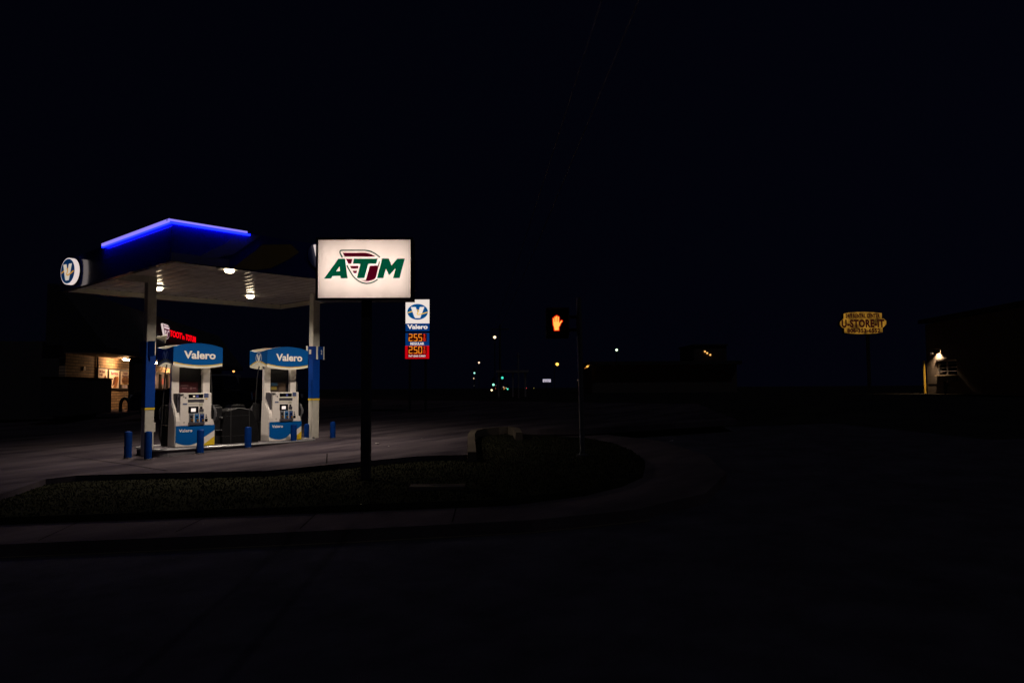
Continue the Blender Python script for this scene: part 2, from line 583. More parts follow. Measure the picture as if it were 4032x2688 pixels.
m_wrap = M('blue column wrap', (.0, .036, .25), rough=.5, var=.1, spec=.2)
def column(u, v, zb, zy, zt, flag_rz, digits):
    s = .1
    c = MB().box(u-s, u+s, v-s, v+s, zb, ZS+.003).build('column', m_colwhite, can, bevel=.012)
    MB().box(u-s-.006, u+s+.006, v-s-.006, v+s+.006, zy+.045, zt).build('wrap', m_wrap, c, bevel=.012)
    MB().box(u-s-.008, u+s+.008, v-s-.008, v+s+.008, zy, zy+.045).build('band', m_yellow, c)
    MB().box(u-s-.07, u+s+.07, v-s-.07, v+s+.07, zb-.03, zb+.02).build('base_plate', m_dsteel, c)
    # pump-number sign: two wings folded round the column
    Z0, Z1 = zt-.325, zt+.012
    mb = MB()
    cr, sr = math.cos(flag_rz), math.sin(flag_rz)
    W = lambda x, y: (u+x*cr-y*sr, v+x*sr+y*cr)
    arcz = [(.0, Z0), (.0, Z1)]
    left = not digits
    outer = [(-.27, -.10), (-.14, -.118), (0, -.118), (.14, -.06), (.27, .01)] if left else [(-.24, -.06), (-.12, -.105), (0, -.125), (.12, -.105), (.24, -.06)]
    inner = [(x, y+.012) for x, y in outer[::-1]]
    mb.prism([W(*p) for p in outer+inner], Z0, Z1, 'z')
    sgn = mb.build('number_sign', m_wrap, c)
    if left:
        MB().prism([W(.272, .012), W(.278, .012), W(.278, .028), W(.272, .028)], Z0+.02, Z1-.02, 'z').build('sign_edge', m_cream, c)
    else:
        for x, y in ((-.25, -.055), (.25, -.055)):
            MB().prism([W(x-.012, y-.016), W(x+.012, y-.016), W(x+.012, y+.03), W(x-.012, y+.03)], Z0-.005, Z1+.005, 'z').build('sign_edge', m_cream, c)
        MB().prism([W(-.026, -.132), W(.026, -.132), W(.026, -.1255), W(-.026, -.1255)], Z0-.005, Z1+.005, 'z').build('sign_edge', m_cream, c)
    for dgt, x, yv, ang in digits:
        t = text(dgt, (-.028, .028, -.06, .06), m_letter, 'numeral', c, y=0, depth=.004, bold=.02)
        p = W(x, yv)
        t.location = (p[0], p[1], (Z0+Z1)/2+.02)
        t.rotation_euler.z = flag_rz + ang
    return c


col_l = column(6.66, 16.95, -.235, .815, 2.315, -PI/2, [])
col_r = column(10.87, 16.95, -.09, .955, 2.355, 0, [('1', -.185, -.091, -.36), ('2', .15, -.104, .36)])
MB().box(6.765, 6.80, 16.87, 17.0, .33, .53).build('switch_box', m_colwhite, can)
MB().box(10.77, 10.81, 16.80, 16.845, -.03, .0).build('bolt_plate', m_dsteel, can)

# round logo sign on the left fascia, built facing its own frame
def v_logo(o, cx, cz, rx, rz, y, mw, my, part='letter_mark'):
    P = lambda a, b: (cx+a*rx, cz+b*rz)
    poly = [P(-.66, .61), P(-.19, .61), P(.03, -.16), P(.22, .61), P(.66, .61), P(.25, -.79), P(-.22, -.80), P(-.33, -.62)]
    MB().prism(poly, y-.006, y).build(part, mw, o)
    w = rx*.09
    MB().ribbon([P(-.95, -.11), P(-.52, .06)], w, y-.009, y).build('swoosh', my, o)
    mb = MB()
    mb.ribbon([P(-.08, .22), P(.06, .2), P(.1, .08), P(.0, -.14), P(-.06, -.26), P(0, -.36), P(.26, -.33), P(.62, -.2), P(.99, -.05)], w, y-.012, y-.001)
    mb.build('swoosh', my, o)


m_lite = EM('lit white plastic', (.74, .62, .60), 1.0)
m_litedim = EM('lit cream plastic', (.62, .54, .44), .9, light=False)
m_liteblue = EM('backlit blue plastic', (.001, .018, .075), 1.0, light=False)
m_liteyel = EM('backlit yellow plastic', (.55, .24, .01), .9, light=False)
so = Vector((U0, 18.97, 4.0))
sgn = thing('round_sign', 'round lit sign, white V on dark blue, at the left end of the canopy', 'sign', so, -PI/2+.19)
b = MB()
b.prism(ell(0, 0, .31, .31), -.20, -.10)
b.build('rim', m_lite, sgn)
MB().prism(ell(0, 0, .285, .285), -.209, -.201).build('face', m_liteblue, sgn)
v_logo(sgn, 0, 0, .27, .27, -.21, m_litedim, m_liteyel)
MB().prism(ell(0, 0, .11, .11), -.099, .0).build('mount', m_dsteel, sgn)
MB().prism(ell(0, 0, .30, .30), -.099, -.09).build('glow_blocker', m_dsteel, sgn)  # opaque disc added to keep the rim's glow off the fascia

so = Vector((8.95, V0, 4.14))
sg2 = thing('round_sign', 'lit white V letter on the canopy fascia, mostly hidden behind the ATM sign', 'sign', so, 0)
P = lambda a, b: (a, b)
MB().prism([(-.175, .215), (-.03, .215), (.0, .05), (.06, .215), (.2, .215), (.07, -.24), (-.06, -.24)], -.12, -.04).build('letter_mark', m_lite, sg2)
MB().prism(ell(0, 0, .3, .3), -.039, -.002).build('backing', m_navy, sg2)

# horn loudspeaker on the left column
hs = thing('horn_speaker', 'cream horn loudspeaker bracketed to the left canopy column', 'loudspeaker', (6.795, 16.95, 2.42), 0)
b = MB()
prof = [(0, .03), (.05, .035), (.09, .045), (.15, .075), (.19, .10), (.2, .10)]
b.tube([(x, -x*.25, -x*.12) for x, r in prof], [r for x, r in prof], 14)
b.build('horn', M('cream horn', (.5, .46, .33), rough=.5), hs, smooth=True)
MB().box(-.004, .02, -.03, .03, -.05, .05).build('bracket', m_dsteel, hs)

# ------------------------------------------------------------------ pump island, bollards
isl = thing('pump_island', 'raised concrete island with a steel nosing under the two pumps', 'kerb island', (0, 0, 0))
a0, a1, b0, b1, zt = 6.62, 10.62, 16.30, 17.65, -.03
def rounded(a0, a1, b0, b1, r, n=6):
    P = []
    for cx, cy, s in ((a1-r, b1-r, 0), (a0+r, b1-r, 90), (a0+r, b0+r, 180), (a1-r, b0+r, 270)):
        for k in range(n+1):
            t = math.radians(s+90*k/n)
            P.append((cx+r*math.cos(t), cy+r*math.sin(t)))
    return P


mb = MB(); mb.prism(rounded(a0, a1, b0, b1, .3), -.36, zt, 'z')
mb.build('island_body', concrete_mat('island concrete', (.13, .12, .13), .3), isl)
pp = rounded(a0-.006, a1+.006, b0-.006, b1+.006, .306)
mb = MB(); mb.tube([(x, y, zt-.018) for x, y in pp+pp[:2]], .026, 8)
mb.build('nosing', m_steel, isl, smooth=True)

bl = [((503, 1803), .575, 'leftmost blue bollard, set apart left of the canopy column'),
      ((582, 1808), .585, 'blue bollard right in front of the left canopy column'),
      ((788, 1785), .53, 'blue bollard in front of the left pump'),
      ((976, 1763), .49, 'blue bollard in front of the dark waste unit between the pumps'),
      ((1156, 1741), .44, 'blue bollard in front of the right pump'),
      ((1209, 1724), .37, 'blue bollard half hidden behind the right canopy column'),
      ((1310, 1725), .425, 'rightmost blue bollard, standing alone right of the canopy')]
for i, (px, h, lab) in enumerate(bl):
    p = on_ground(*px)
    r = .076 if i < 6 else .07
    b = MB(); b.lathe([(r, -.05), (r, h-.03), (r*.93, h-.012), (r*.7, h), (r*.3, h+.006)], 20)
    if i == 0 or True:
        t = thing('bollard', lab, 'bollard', p, 0, 'blue bollards round the pump island')
        b.build('sleeve', m_bollard, t, smooth=True)
        c = MB(); c.lathe([(r+.012, -.03), (r+.012, .012), (r+.003, .02)], 20)
        c.build('collar', m_dsteel, t, smooth=True)

# ------------------------------------------------------------------ fuel pumps
m_disp = M('black display glass', (.004, .004, .006), rough=.12)
m_amber = M('amber push button', (.22, .09, .008), rough=.45)
m_gs = M('sticker blue', (.05, .07, .17), rough=.6, var=.35, scale=60)
m_led = EM('blue display digits', (.05, .06, .2), .8, light=False)
m_hot = EM('display glint', (1, .8, .6), 1.0, light=False)
m_slot = M('slot grey', (.05, .045, .06), rough=.5)
m_btn = [M('grade grey', (.06, .065, .08), rough=.4), M('grade light blue', (.008, .10, .30), rough=.4), M('grade blue', (.004, .03, .16), rough=.4)]


def pump(uc, label, ad, hot, src):
    """src: pixel -> local front coordinates taken from the photograph of this pump"""
    ZP = -.035
    o = Vector((uc, 17.02, ZP))
    t = thing('fuel_pump', label, 'fuel pump', o, 0, 'fuel pumps')
    F = plane(o, 0)
    yf = -.42
    B = lambda x0, y0, x1, y1, y=yf: (lambda a, b: (a[0], b[0], b[1], a[1]))(F(x0, y0, y), F(x1, y1, y))
    MB().box(-.43, .43, -.40, .40, 0, .47).build('cabinet', m_dgrey, t, bevel=.01)
    # lower front panel with its livery
    lp = MB().box(-.445, .445, yf, -.402, .015, .475).build('front_panel', m_white, t)
    arc = [(-.444+.888*k/24, .118 - .075*math.sin(PI*min(1, k/15)) + (max(0, (k-12)/12)**1.25)*.24) for k in range(25)]
    MB().prism([(-.444, .474)]+arc+[(.444, .474)], yf-.004, yf-.001).build('blue_livery', m_blue, lp)
    MB().prism([(.16, .016), (.444, .016), (.444, .215)], yf-.004, yf-.001).build('yellow_livery', m_yellow, lp)
    text('Valero', (-.375, -.075, .335, .405), m_letter, 'lettering', lp, y=yf-.004, depth=.003, bold=.012)
    # legs: thin posts that flare forward to the cabinet
    for s, xa, xb in ((-1, -.445, -.275), (1, .275, .445)):
        prof = [(-.415, .475), (-.42, .58), (-.40, .68), (-.35, .80), (-.27, .92), (-.19, 1.02), (-.165, 1.06), (-.155, 1.2), (-.155, 1.86), (-.06, 1.86), (-.06, 1.03), (-.05, .62), (-.06, .475)]
        MB().prism(prof, xa, xb, 'x').build('leg', m_white, t, bevel=.008)
        side = [(-.40, .012), (-.40, .5), (-.37, .70), (-.27, .88), (-.15, 1.0), (-.07, 1.0), (-.05, .5), (-.04, .012)]
        x0, x1 = (xa-.012, xa-.002) if s < 0 else (xb+.002, xb+.012)
        MB().prism(side, x0, x1, 'x').build('side_panel', m_white, t)
    core = MB().box(-.27, .27, -.03, .20, .5, 1.80).build('core_panel', m_black, t)
    if ad == 0:
        pn = MB().box(-.268, .20, -.055, -.033, 1.21, 1.46).build('ad_panel', M('maroon card', (.045, .004, .008), rough=.4), t)
        MB().box(-.20, -.02, -.059, -.056, 1.36, 1.40).box(-.17, -.05, -.059, -.056, 1.31, 1.33).box(.02, .06, -.059, -.056, 1.29, 1.345).box(.075, .16, -.059, -.056, 1.31, 1.33).build('print', M('pale print', (.16, .09, .10), rough=.6), pn)
    else:
        pn = MB().box(-.22, .21, -.055, -.033, 1.21, 1.46).build('ad_panel', M('dark card', (.03, .02, .014), rough=.4), t)
        MB().box(-.21, -.03, -.059, -.056, 1.37, 1.45).build('print', M('print blue', (.02, .08, .16)), pn)
        MB().box(-.21, -.05, -.059, -.056, 1.27, 1.35).build('print', M('print olive', (.16, .12, .015)), pn)
        MB().prism([(.0, 1.22), (.19, 1.22), (.19, 1.40), (.1, 1.44), (.03, 1.36)], -.059, -.056).build('print', M('print brown', (.07, .045, .03)), pn)
    # electronics head
    hd = MB().box(-.355, .36, yf, -.12, .478, 1.21).build('head', m_white, t, bevel=.008)
    MB().box(-.40, -.357, -.36, -.15, .6, 1.20).build('side_recess', m_slot, hd)
    q = lambda name, mat, x0, x1, z0, z1, y=yf, d=.006, par=hd: MB().box(x0, x1, y-d, y-.0005, z0, z1).build(name, mat, par)
    s_ = src
    bx = lambda x0, y0, x1, y1: (s_(x0, y0)[0], s_(x1, y1)[0], s_(x1, y1)[1], s_(x0, y0)[1])
    def qq(name, mat, x0, y0, x1, y1, d=.006, par=hd):
        a = bx(x0, y0, x1, y1)
        return q(name, mat, a[0], a[1], a[2], a[3], d=d, par=par)
    # all in the pixel frame of the zoomed left pump (origin 700,1530; 10.45 px per photo px)
    dsp = qq('display', m_disp, 445, 232, 1040, 380)
    qq('digits', m_led, 755, 262, 848, 355, d=.009, par=dsp)
    if hot:
        qq('glint', m_hot, 625, 285, 705, 330, d=.009, par=dsp)
    qq('frame_strip', m_cream, 420, 180, 1060, 218, d=.012)
    qq('frame_strip', m_cream, 420, 390, 1070, 425, d=.012)
    qq('slot', m_slot, 418, 450, 1075, 560, d=.004)
    qq('frame_strip', m_cream, 418, 570, 870, 600, d=.010)
    sc = qq('screen_bezel', m_disp, 440, 732, 845, 995)
    qq('screen', m_screen, 545, 805, 732, 940, d=.009, par=sc)
    cr = qq('card_reader', m_slot, 885, 825, 1050, 950, d=.02)
    qq('card_slot', m_disp, 912, 735, 1010, 815, d=.008)
    qq('reader_lip', m_cream, 885, 955, 1068, 990, d=.014)
    qq('notice', M('notice print', (.38, .37, .3), rough=.6, var=.4, scale=90), 880, 590, 1030, 690)
    qq('sticker', m_gs, 1085, 185, 1262, 358)
    qq('tag', m_yellow, 1140, 395, 1215, 430)
    qq('latch', m_black, 60, 215, 228, 265, d=.02)
    for cx, cy, r in ((250, 328, 18), (325, 370, 28), (255, 1388, 20), (1165, 1072, 24)):
        c = s_(cx, cy)
        MB().prism(ell(c[0], c[1], r/10.45*.0059, r/10.45*.0059, 12), yf-.006, yf-.001).build('lock', m_black, hd)
    c = s_(1170, 1165)
    MB().prism(ell(c[0], c[1], .021, .024, 16), yf-.006, yf-.001).build('intercom', m_slot, hd)
    qq('receipt_slot', m_disp, 1112, 1230, 1225, 1345)
    qq('mark', m_gs, 205, 600, 380, 660, d=.003)
    for k, (x0, x1) in enumerate(((455, 620), (685, 845), (905, 1060))):
        gb = qq('grade_button', m_btn[k], x0+10, 1020, x1+12, 1380, d=.014)
        qq('price', m_disp, x0+45, 1125, x1-25, 1185, d=.017, par=gb)
        qq('price_strip', M('pale strip', (.2, .24, .3)), x0+20, 1035, x1-8, 1060, d=.016, par=gb)
        c = s_((x0+x1)/2+35, 1290)
        MB().prism(ell(c[0], c[1], .033, .037, 16), yf-.018, yf-.0145).build('push_ring', m_black, gb)
        MB().prism(ell(c[0]+.003, c[1], .019, .022, 16), yf-.026, yf-.0185).build('push', m_amber, gb)
    qq('ledge', m_slot, 430, 1385, 1080, 1455, d=.03)
    # nozzle in its boot on the right and the hoses
    bt = MB().box(.362, .44, -.415, -.2, .50, .935).build('nozzle_boot', m_black, t, bevel=.01)
    nz = MB().tube([(.40, -.43, .90), (.43, -.47, .80), (.435, -.45, .68), (.43, -.42, .58)], [.022, .03, .026, .02], 10).build('nozzle', m_grey, t, smooth=True)
    MB().tube([(.43, -.455, .83), (.455, -.48, .76), (.45, -.47, .66)], .008, 8).build('trigger', m_steel, nz, smooth=True)
    hose = [(.43, -.42, .57), (.46, -.40, .40), (.475, -.37, .22), (.46, -.34, .12), (.475, -.28, .10), (.50, -.22, .22), (.505, -.18, .6), (.50, -.14, 1.1), (.49, -.10, 1.6), (.47, -.06, 1.86)]
    def smoothp(P, n=5):
        P = [Vector(p) for p in P]
        out = []
        for i in range(len(P)-1):
            p0, p1, p2, p3 = P[max(i-1, 0)], P[i], P[i+1], P[min(i+2, len(P)-1)]
            for k in range(n):
                s = k/n
                out.append(.5*((2*p1)+(p2-p0)*s+(2*p0-5*p1+4*p2-p3)*s*s+(3*p1-p0-3*p2+p3)*s**3))
        return out+[P[-1]]
    MB().tube(smoothp(hose), .013, 8).build('hose', m_rubber, t, smooth=True)
    MB().tube(smoothp([(-x, -y, z) for x, y, z in hose]), .013, 8).build('hose', m_rubber, t, smooth=True)
    MB().box(-.44, -.362, .2, .415, .5, .935).build('nozzle_boot', m_black, t, bevel=.01)
    MB().tube([(-.40, .43, .90), (-.43, .47, .80), (-.435, .45, .68), (-.43, .42, .58)], [.022, .03, .026, .02], 10).build('nozzle', m_grey, t, smooth=True)
    # lens-shaped sign ring on top
    w, yA, yB = .565, -.50, .35
    zr = lambda z: z-ZP
    n = 24
    top = [(-w+2*w*k/n, zr(2.215)+.088*(1-(2*k/n-1)**2)) for k in range(n+1)]
    bot = [(-w+2*w*k/n, zr(1.795)-.062*(1-(2*k/n-1)**2)) for k in range(n+1)]
    yel = [(-w+2*w*k/n, zr(1.868)-.064*(1-(2*k/n-1)**2)+.008*(2*k/n-1)*-1) for k in range(n+1)]
    vs = [MB().prism(bot+top[::-1], a, b).build('valance', m_cream, t) for a, b in ((yA, yA+.03), (yB-.03, yB))]
    for va, y0, y1 in ((vs[1], yB+.001, yB+.004), (vs[0], yA-.004, yA-.001)):
        MB().prism(yel+top[::-1], y0, y1).build('blue_panel', m_blue, va)
        MB().prism([(x, z) for x, z in yel]+[(x, z-.02) for x, z in yel[::-1]], y0*1.0-(.001 if y0 < 0 else -.001), y1-(.0005 if y0 < 0 else -.0005)).build('yellow_line', m_yellow, va)
    text('Valero', (-.335, .395, zr(1.945), zr(2.125)), m_letter, 'lettering', va, y=yA-.005, depth=.005, bold=.03)
    # end panels: top edge sags, bottom edge arches up
    m = 16
    yy = [yA+.03+(yB-yA-.06)*k/m for k in range(m+1)]
    st = [zr(2.215)-.04*math.sin(PI*k/m) for k in range(m+1)]
    sb = [zr(1.795)+.075*math.sin(PI*min(1, (m-k)/m*1.0)) for k in range(m+1)]
    sy = [zr(1.855)+.10*math.sin(PI*(1-k/m))*(1 if k < 99 else 1) for k in range(m+1)]
    ends = [MB().prism(list(zip(yy, sb))+list(zip(yy, st))[::-1], xa, xb, 'x').build('valance_end', m_cream, t) for xa, xb in ((-w, -w+.025), (w-.025, w))]
    for sd, xa, xb in ((ends[1], w+.001, w+.004), (ends[0], -w-.004, -w-.001)):
        ye = [yA-.003]+yy[1:-1]+[yB+.003]
        MB().prism(list(zip(ye, sy))+list(zip(ye, st))[::-1], xa, xb, 'x').build('blue_panel', m_blue, sd)
        MB().prism(list(zip(yy, [z-.03 for z in sy]))+list(zip(yy, sy))[::-1], xa, xb, 'x').build('yellow_line', m_yellow, sd)
    # emblem on the end facing the street
    yc, zc = (yA+yB)/2-.02, zr(2.03)
    mb = MB()
    for k in range(24):
        a, b = 2*PI*k/24, 2*PI*(k+1)/24
        P = lambda t_, r: (yc+.145*r*math.cos(t_), zc+.12*r*math.sin(t_))
        mb.prism([P(a, 1), P(b, 1), P(b, .92), P(a, .92)], -w-.008, -w-.0045, 'x')
    v = [(.095, .075), (.035, .075), (0, -.02), (-.04, .075), (-.095, .075), (-.03, -.09), (.03, -.09)]
    mb.prism([(yc+a, zc+b) for a, b in v], -w-.008, -w-.0045, 'x')
    mb.build('emblem', m_letter, sd)
    return t


pz1 = Vector((7.575, 17.02, -.035))
F1 = plane(pz1, 0)
src1 = lambda x, y: F1(700+x/10.453, 1530+y/10.453, -.42)
p1 = pump(7.575, 'left fuel pump, blue arched top, maroon card behind its open frame', 0, True, src1)
p2 = pump(9.845, 'right fuel pump, V emblem lit on its side, colourful card in its open frame', 1, False, src1)

# ------------------------------------------------------------------ waste and windshield unit between the pumps
wz = Vector((8.62, 17.02, -.035))
wu = thing('waste_unit', 'big dark grey plastic waste and windshield-wash unit between the two pumps', 'bin', wz, 0)
F = plane(wz, 0)
Q = lambda x, y: F(800+x/4.61, 1440+y/4.61, -.3)
body = [Q(*p) for p in ((345, 1425), (1000, 1385), (1015, 1290), (1000, 1130), (960, 980), (930, 880), (900, 815), (850, 790), (760, 775), (650, 768), (560, 785), (500, 800), (420, 815), (400, 860), (380, 940), (345, 1150))]
MB().prism(body, -.3, .3).build('bin_body', m_dgrey, wu, bevel=.02)
s2 = [Q(*p) for p in ((215, 1430), (340, 1425), (340, 1165), (350, 1000), (375, 880), (380, 750), (270, 755), (225, 775), (215, 1000), (200, 1200))]
MB().prism(s2, -.22, .3).build('wash_tower', m_black, wu, bevel=.015)
MB().prism([Q(*p) for p in ((235, 1172), (345, 1168), (345, 1155), (240, 1158))], -.3, -.22).build('tray', m_grey, wu)
MB().prism([Q(*p) for p in ((290, 760), (300, 720), (400, 708), (435, 725), (440, 780))], .0, .3).build('lid', m_dgrey, wu, bevel=.015)
MB().prism([Q(*p) for p in ((715, 775), (725, 715), (800, 700), (870, 710), (880, 790))], .0, .3).build('lid', m_dgrey, wu, bevel=.015)
mb = MB()
for a, b in (((515, 905), (830, 893)), ((400, 915), (495, 908)), ((300, 1278), (490, 1273)), ((525, 1268), (745, 1256))):
    mb.ribbon([Q(*a), Q(*b)], .006, -.304, -.299)
mb.ribbon([Q(505, 800), Q(500, 1415)], .012, -.303, -.298); mb.ribbon([Q(835, 800), Q(845, 1390)], .01, -.303, -.298)
mb.build('seam', M('seam edge', (.035, .035, .038), rough=.5, spec=.2), wu)
c = Q(338, 935)
MB().prism(ell(c[0], c[1], .022, .022, 14), -.31, -.22).build('knob', m_steel, wu)
MB().tube([(*[Q(440, 795)[0]], -.31, Q(440, 795)[1]), (Q(560, 775)[0], -.31, Q(560, 775)[1]), (Q(660, 765)[0], -.31, Q(660, 765)[1]), (Q(850, 790)[0], -.31, Q(850, 790)[1])], .008, 6).build('rim', m_grey, wu)

# ------------------------------------------------------------------ ATM sign on its post
ab = on_ground(1441, 1893, -.1)
ATMD = ab.dot(YF)
at = thing('post_sign', 'large lit cream rectangular sign reading ATM on a black post in the grass', 'sign', ab, RZF+.02)
F = plane(ab, RZF+.02)
x0, zt_ = F(1254, 945); x1, zb_ = F(1617, 1172)
m_cabw = M('white cabinet lining', (.8, .78, .74), rough=.8)
cab = MB().box(x0-.03, x1+.03, .33, .36, zb_-.035, zt_+.03)
cab.box(x0-.03, x0-.006, .0, .329, zb_-.035, zt_+.03).box(x1+.006, x1+.03, .0, .329, zb_-.035, zt_+.03)
cab.box(x0-.0055, x1+.0055, .0, .329, zb_-.035, zb_-.006).box(x0-.0055, x1+.0055, .0, .329, zt_+.006, zt_+.03)
cab = cab.build('sign_cabinet', m_black, at)
ln = MB().box(x0-.005, x1+.005, .31, .328, zb_-.005, zt_+.005)
ln.build('lining', m_cabw, cab)
m_bulb = EM('sign tube', (.80, .83, .86), 29)
for k in range(4):
    xb_ = x0 + (x1-x0)*(k+.5)/4
    MB().tube([(xb_, .2, zb_+.05), (xb_, .2, zt_-.05)], .02, 10).build('tube', m_bulb, cab)
m_atm = D.materials.new('cream acrylic face'); m_atm.use_nodes = True
nt = m_atm.node_tree
tl = nt.nodes.new('ShaderNodeBsdfTranslucent'); tl.inputs['Color'].default_value = (.72, .62, .56, 1)
nt.links.new(tl.outputs[0], nt.nodes['Material Output'].inputs['Surface'])
m_green = EM('backlit green', (.0, .072, .036), 1.0, light=False)
m_dgreen = EM('backlit dark green', (.0, .052, .03), 1.0, light=False)
m_maroon = EM('backlit maroon', (.068, .0, .006), 1.0, light=False)
MB().box(x0, x1, -.006, -.001, zb_, zt_).build('lit_face', m_atm, at)
mb = MB()
mb.box(x0-.035, x1+.035, -.03, -.0015, zb_-.04, zb_-.001).box(x0-.035, x1+.035, -.03, -.0015, zt_+.001, zt_+.035)
mb.box(x0-.035, x0-.001, -.03, -.0015, zb_-.001, zt_+.001).box(x1+.001, x1+.035, -.03, -.0015, zb_-.001, zt_+.001)
mb.build('frame', m_black, at)
L1 = lambda x, y: F(1300+x/7.84, 950+y/7.84)
L5 = lambda x, y: F(1200+x/2.8, 900+y/2.8)
y0, y1 = -.010, -.0065
mb = MB()
A = [(213, 552), (372, 333), (445, 333), (473, 549), (398, 549), (393, 522), (308, 522), (290, 551)]
hole = [(347, 472), (385, 417), (390, 472)]
# letter A split into strips round its counter
mb.prism([L5(*p) for p in ((213, 552), (372, 333), (445, 333), (385, 417), (347, 472), (308, 522), (290, 551))], y0, y1)
mb.prism([L5(*p) for p in ((445, 333), (473, 549), (398, 549), (393, 522), (390, 472), (385, 417))], y0, y1)
mb.prism([L5(*p) for p in ((347, 472), (390, 472), (393, 522), (308, 522))], y0, y1)
mb.prism([L1(*p) for p in ((740, 540), (1470, 540), (1425, 690), (1178, 697), (1055, 1137), (855, 1137), (832, 1115), (942, 697), (702, 697))], y0, y1)
mb.prism([L1(*p) for p in ((1610, 535), (1815, 535), (1893, 747), (2085, 535), (2308, 535), (2147, 1137), (1945, 1137), (2023, 840), (1820, 1048), (1727, 840), (1643, 1137), (1448, 1137))], y0, y1)
mb.build('lettering', m_green, at)
SH_TOP = [(380, 505), (308, 362), (303, 325), (318, 295), (345, 282), (380, 280), (1070, 280), (1160, 290), (1260, 318), (1360, 365), (1450, 425), (1540, 497)]
SH_BOT = [(524, 745), (545, 800), (640, 965), (700, 1065), (780, 1150), (880, 1228), (1000, 1285), (1120, 1305), (1240, 1292), (1350, 1252), (1470, 1178)]
w = 42/7.84*ATMD/FP
mb = MB(); mb.ribbon([L1(*p) for p in SH_TOP], w, y0+.0003, y1-.0003); mb.ribbon([L1(*p) for p in SH_BOT], w, y0+.0003, y1-.0003)
mb.build('shield_outline', m_dgreen, at)
BARS = [[(390, 360), (1070, 355), (1180, 370), (1290, 410), (1410, 475), (450, 478)], [(495, 543), (692, 543), (650, 697), (568, 697)],
        [(610, 762), (878, 762), (858, 845), (655, 845)], [(690, 908), (838, 908), (815, 988), (733, 988)], [(770, 1050), (803, 1050), (787, 1072)],
        [(1520, 600), (1537, 640), (1410, 1125), (1370, 1165), (1290, 1205), (1200, 1225), (1100, 1230), (1010, 1218), (960, 1200), (1105, 1200), (1228, 762), (1478, 750)]]
mb = MB()
for p in BARS:
    mb.prism([L1(*q) for q in p], y0+.0006, y1-.0006)
mb.build('shield_bars', m_maroon, at)
xp0 = F(1424, 1600, .18)[0]; xp1 = F(1460, 1600, .18)[0]
MB().box(xp0, xp1, .1, .1+xp1-xp0, -.1, zb_-.035).build('post', m_dsteel, at, bevel=.006)
MB().box(xp0-.06, xp1+.06, .04, .16+xp1-xp0, -.1, .02).build('base_plate', M('rusty plate', (.01, .008, .006), rough=1.0, spec=0), at)

# ------------------------------------------------------------------ fuel price sign
pd = 30.0
pb = at_dist(1643, 1412, pd); pb.z = gz(pb.x)-.02
ps = thing('price_sign', 'tall lit price sign, blue V oval over blue and red number panels', 'sign', pb, RZF)
F = plane(pb, RZF)
Z6 = lambda x, y: F(1580+x/6.27, 1170+y/6.27)
def pbx(mb, x0, y0, x1, y1, a, b):
    p, q = Z6(x0, y0), Z6(x1, y1)
    return mb.box(p[0], q[0], a, b, q[1], p[1])
m_pw = EM('lit white face', (.84, .73, .66), 1.0)
m_pblue = EM('backlit blue', (.0, .03, .155), 1.0, light=False)
m_pb2 = EM('backlit oval blue', (.0, .065, .24), 1.0, light=False)
m_pred = EM('backlit red', (.55, .0, .004), 1.0, light=False)
m_pyel = EM('backlit gold', (.85, .5, .02), 1.0, light=False)
m_pdr = EM('backlit dark red', (.16, .0, .006), 1.0, light=False)
m_digit = EM('orange numerals', (1.0, .26, .015), 1.1, light=False)
m_digr = EM('red numerals', (.9, .03, .01), 1.1, light=False)
m_dbk = EM('numeral glow panel', (.028, .001, .0), 1.0, light=False)
pbx(MB(), 100, 55, 702, 1518, .006, .28).build('sign_cabinet', m_black, ps)
pbx(MB(), 108, 60, 695, 645, -.006, .004).build('lit_face', m_pw, ps)
c = Z6(405, 360); e = Z6(658, 553)
rx, rz_ = e[0]-c[0], c[1]-e[1]
ov = MB().prism(ell(c[0], c[1], rx, rz_), -.012, -.007).build('oval', m_pb2, ps)
v_logo(ov, c[0], c[1], rx, rz_, -.013, m_pw, m_pyel)
npn = pbx(MB(), 108, 648, 695, 835, -.006, .004).build('name_panel', m_pblue, ps)
a, b = Z6(148, 788), Z6(652, 672)
text('Valero', (a[0], b[0], a[1], b[1]), m_pw, 'lettering', npn, y=-.008, depth=.004, bold=.035)
r1 = pbx(MB(), 105, 885, 690, 1195, -.006, .004).build('number_panel', m_pblue, ps)
r2 = pbx(MB(), 97, 1200, 688, 1515, -.006, .004).build('number_panel', m_pred, ps)
pbx(MB(), 165, 895, 632, 1095, -.012, -.007).build('numeral_window', m_dbk, r1)
pbx(MB(), 160, 1206, 627, 1394, -.012, -.007).build('numeral_window', m_dbk, r2)
pbx(MB(), 160, 1399, 615, 1490, -.012, -.007).build('caption_strip', m_pdr, r2)
a, b = Z6(225, 1180), Z6(565, 1110)
text('REGULAR', (a[0], b[0], a[1], b[1]), m_pw, 'caption', r1, y=-.008, depth=.004, bold=.03)
a, b = Z6(178, 1474), Z6(600, 1426)
text('TnT GAS CARD', (a[0], b[0], a[1], b[1]), m_pw, 'caption', r2, y=-.013, depth=.004, bold=.03, shear=.2)
SEG = {'0': 'abcdef', '1': 'bc', '2': 'abged', '5': 'afgcd', '9': 'abcdfg'}
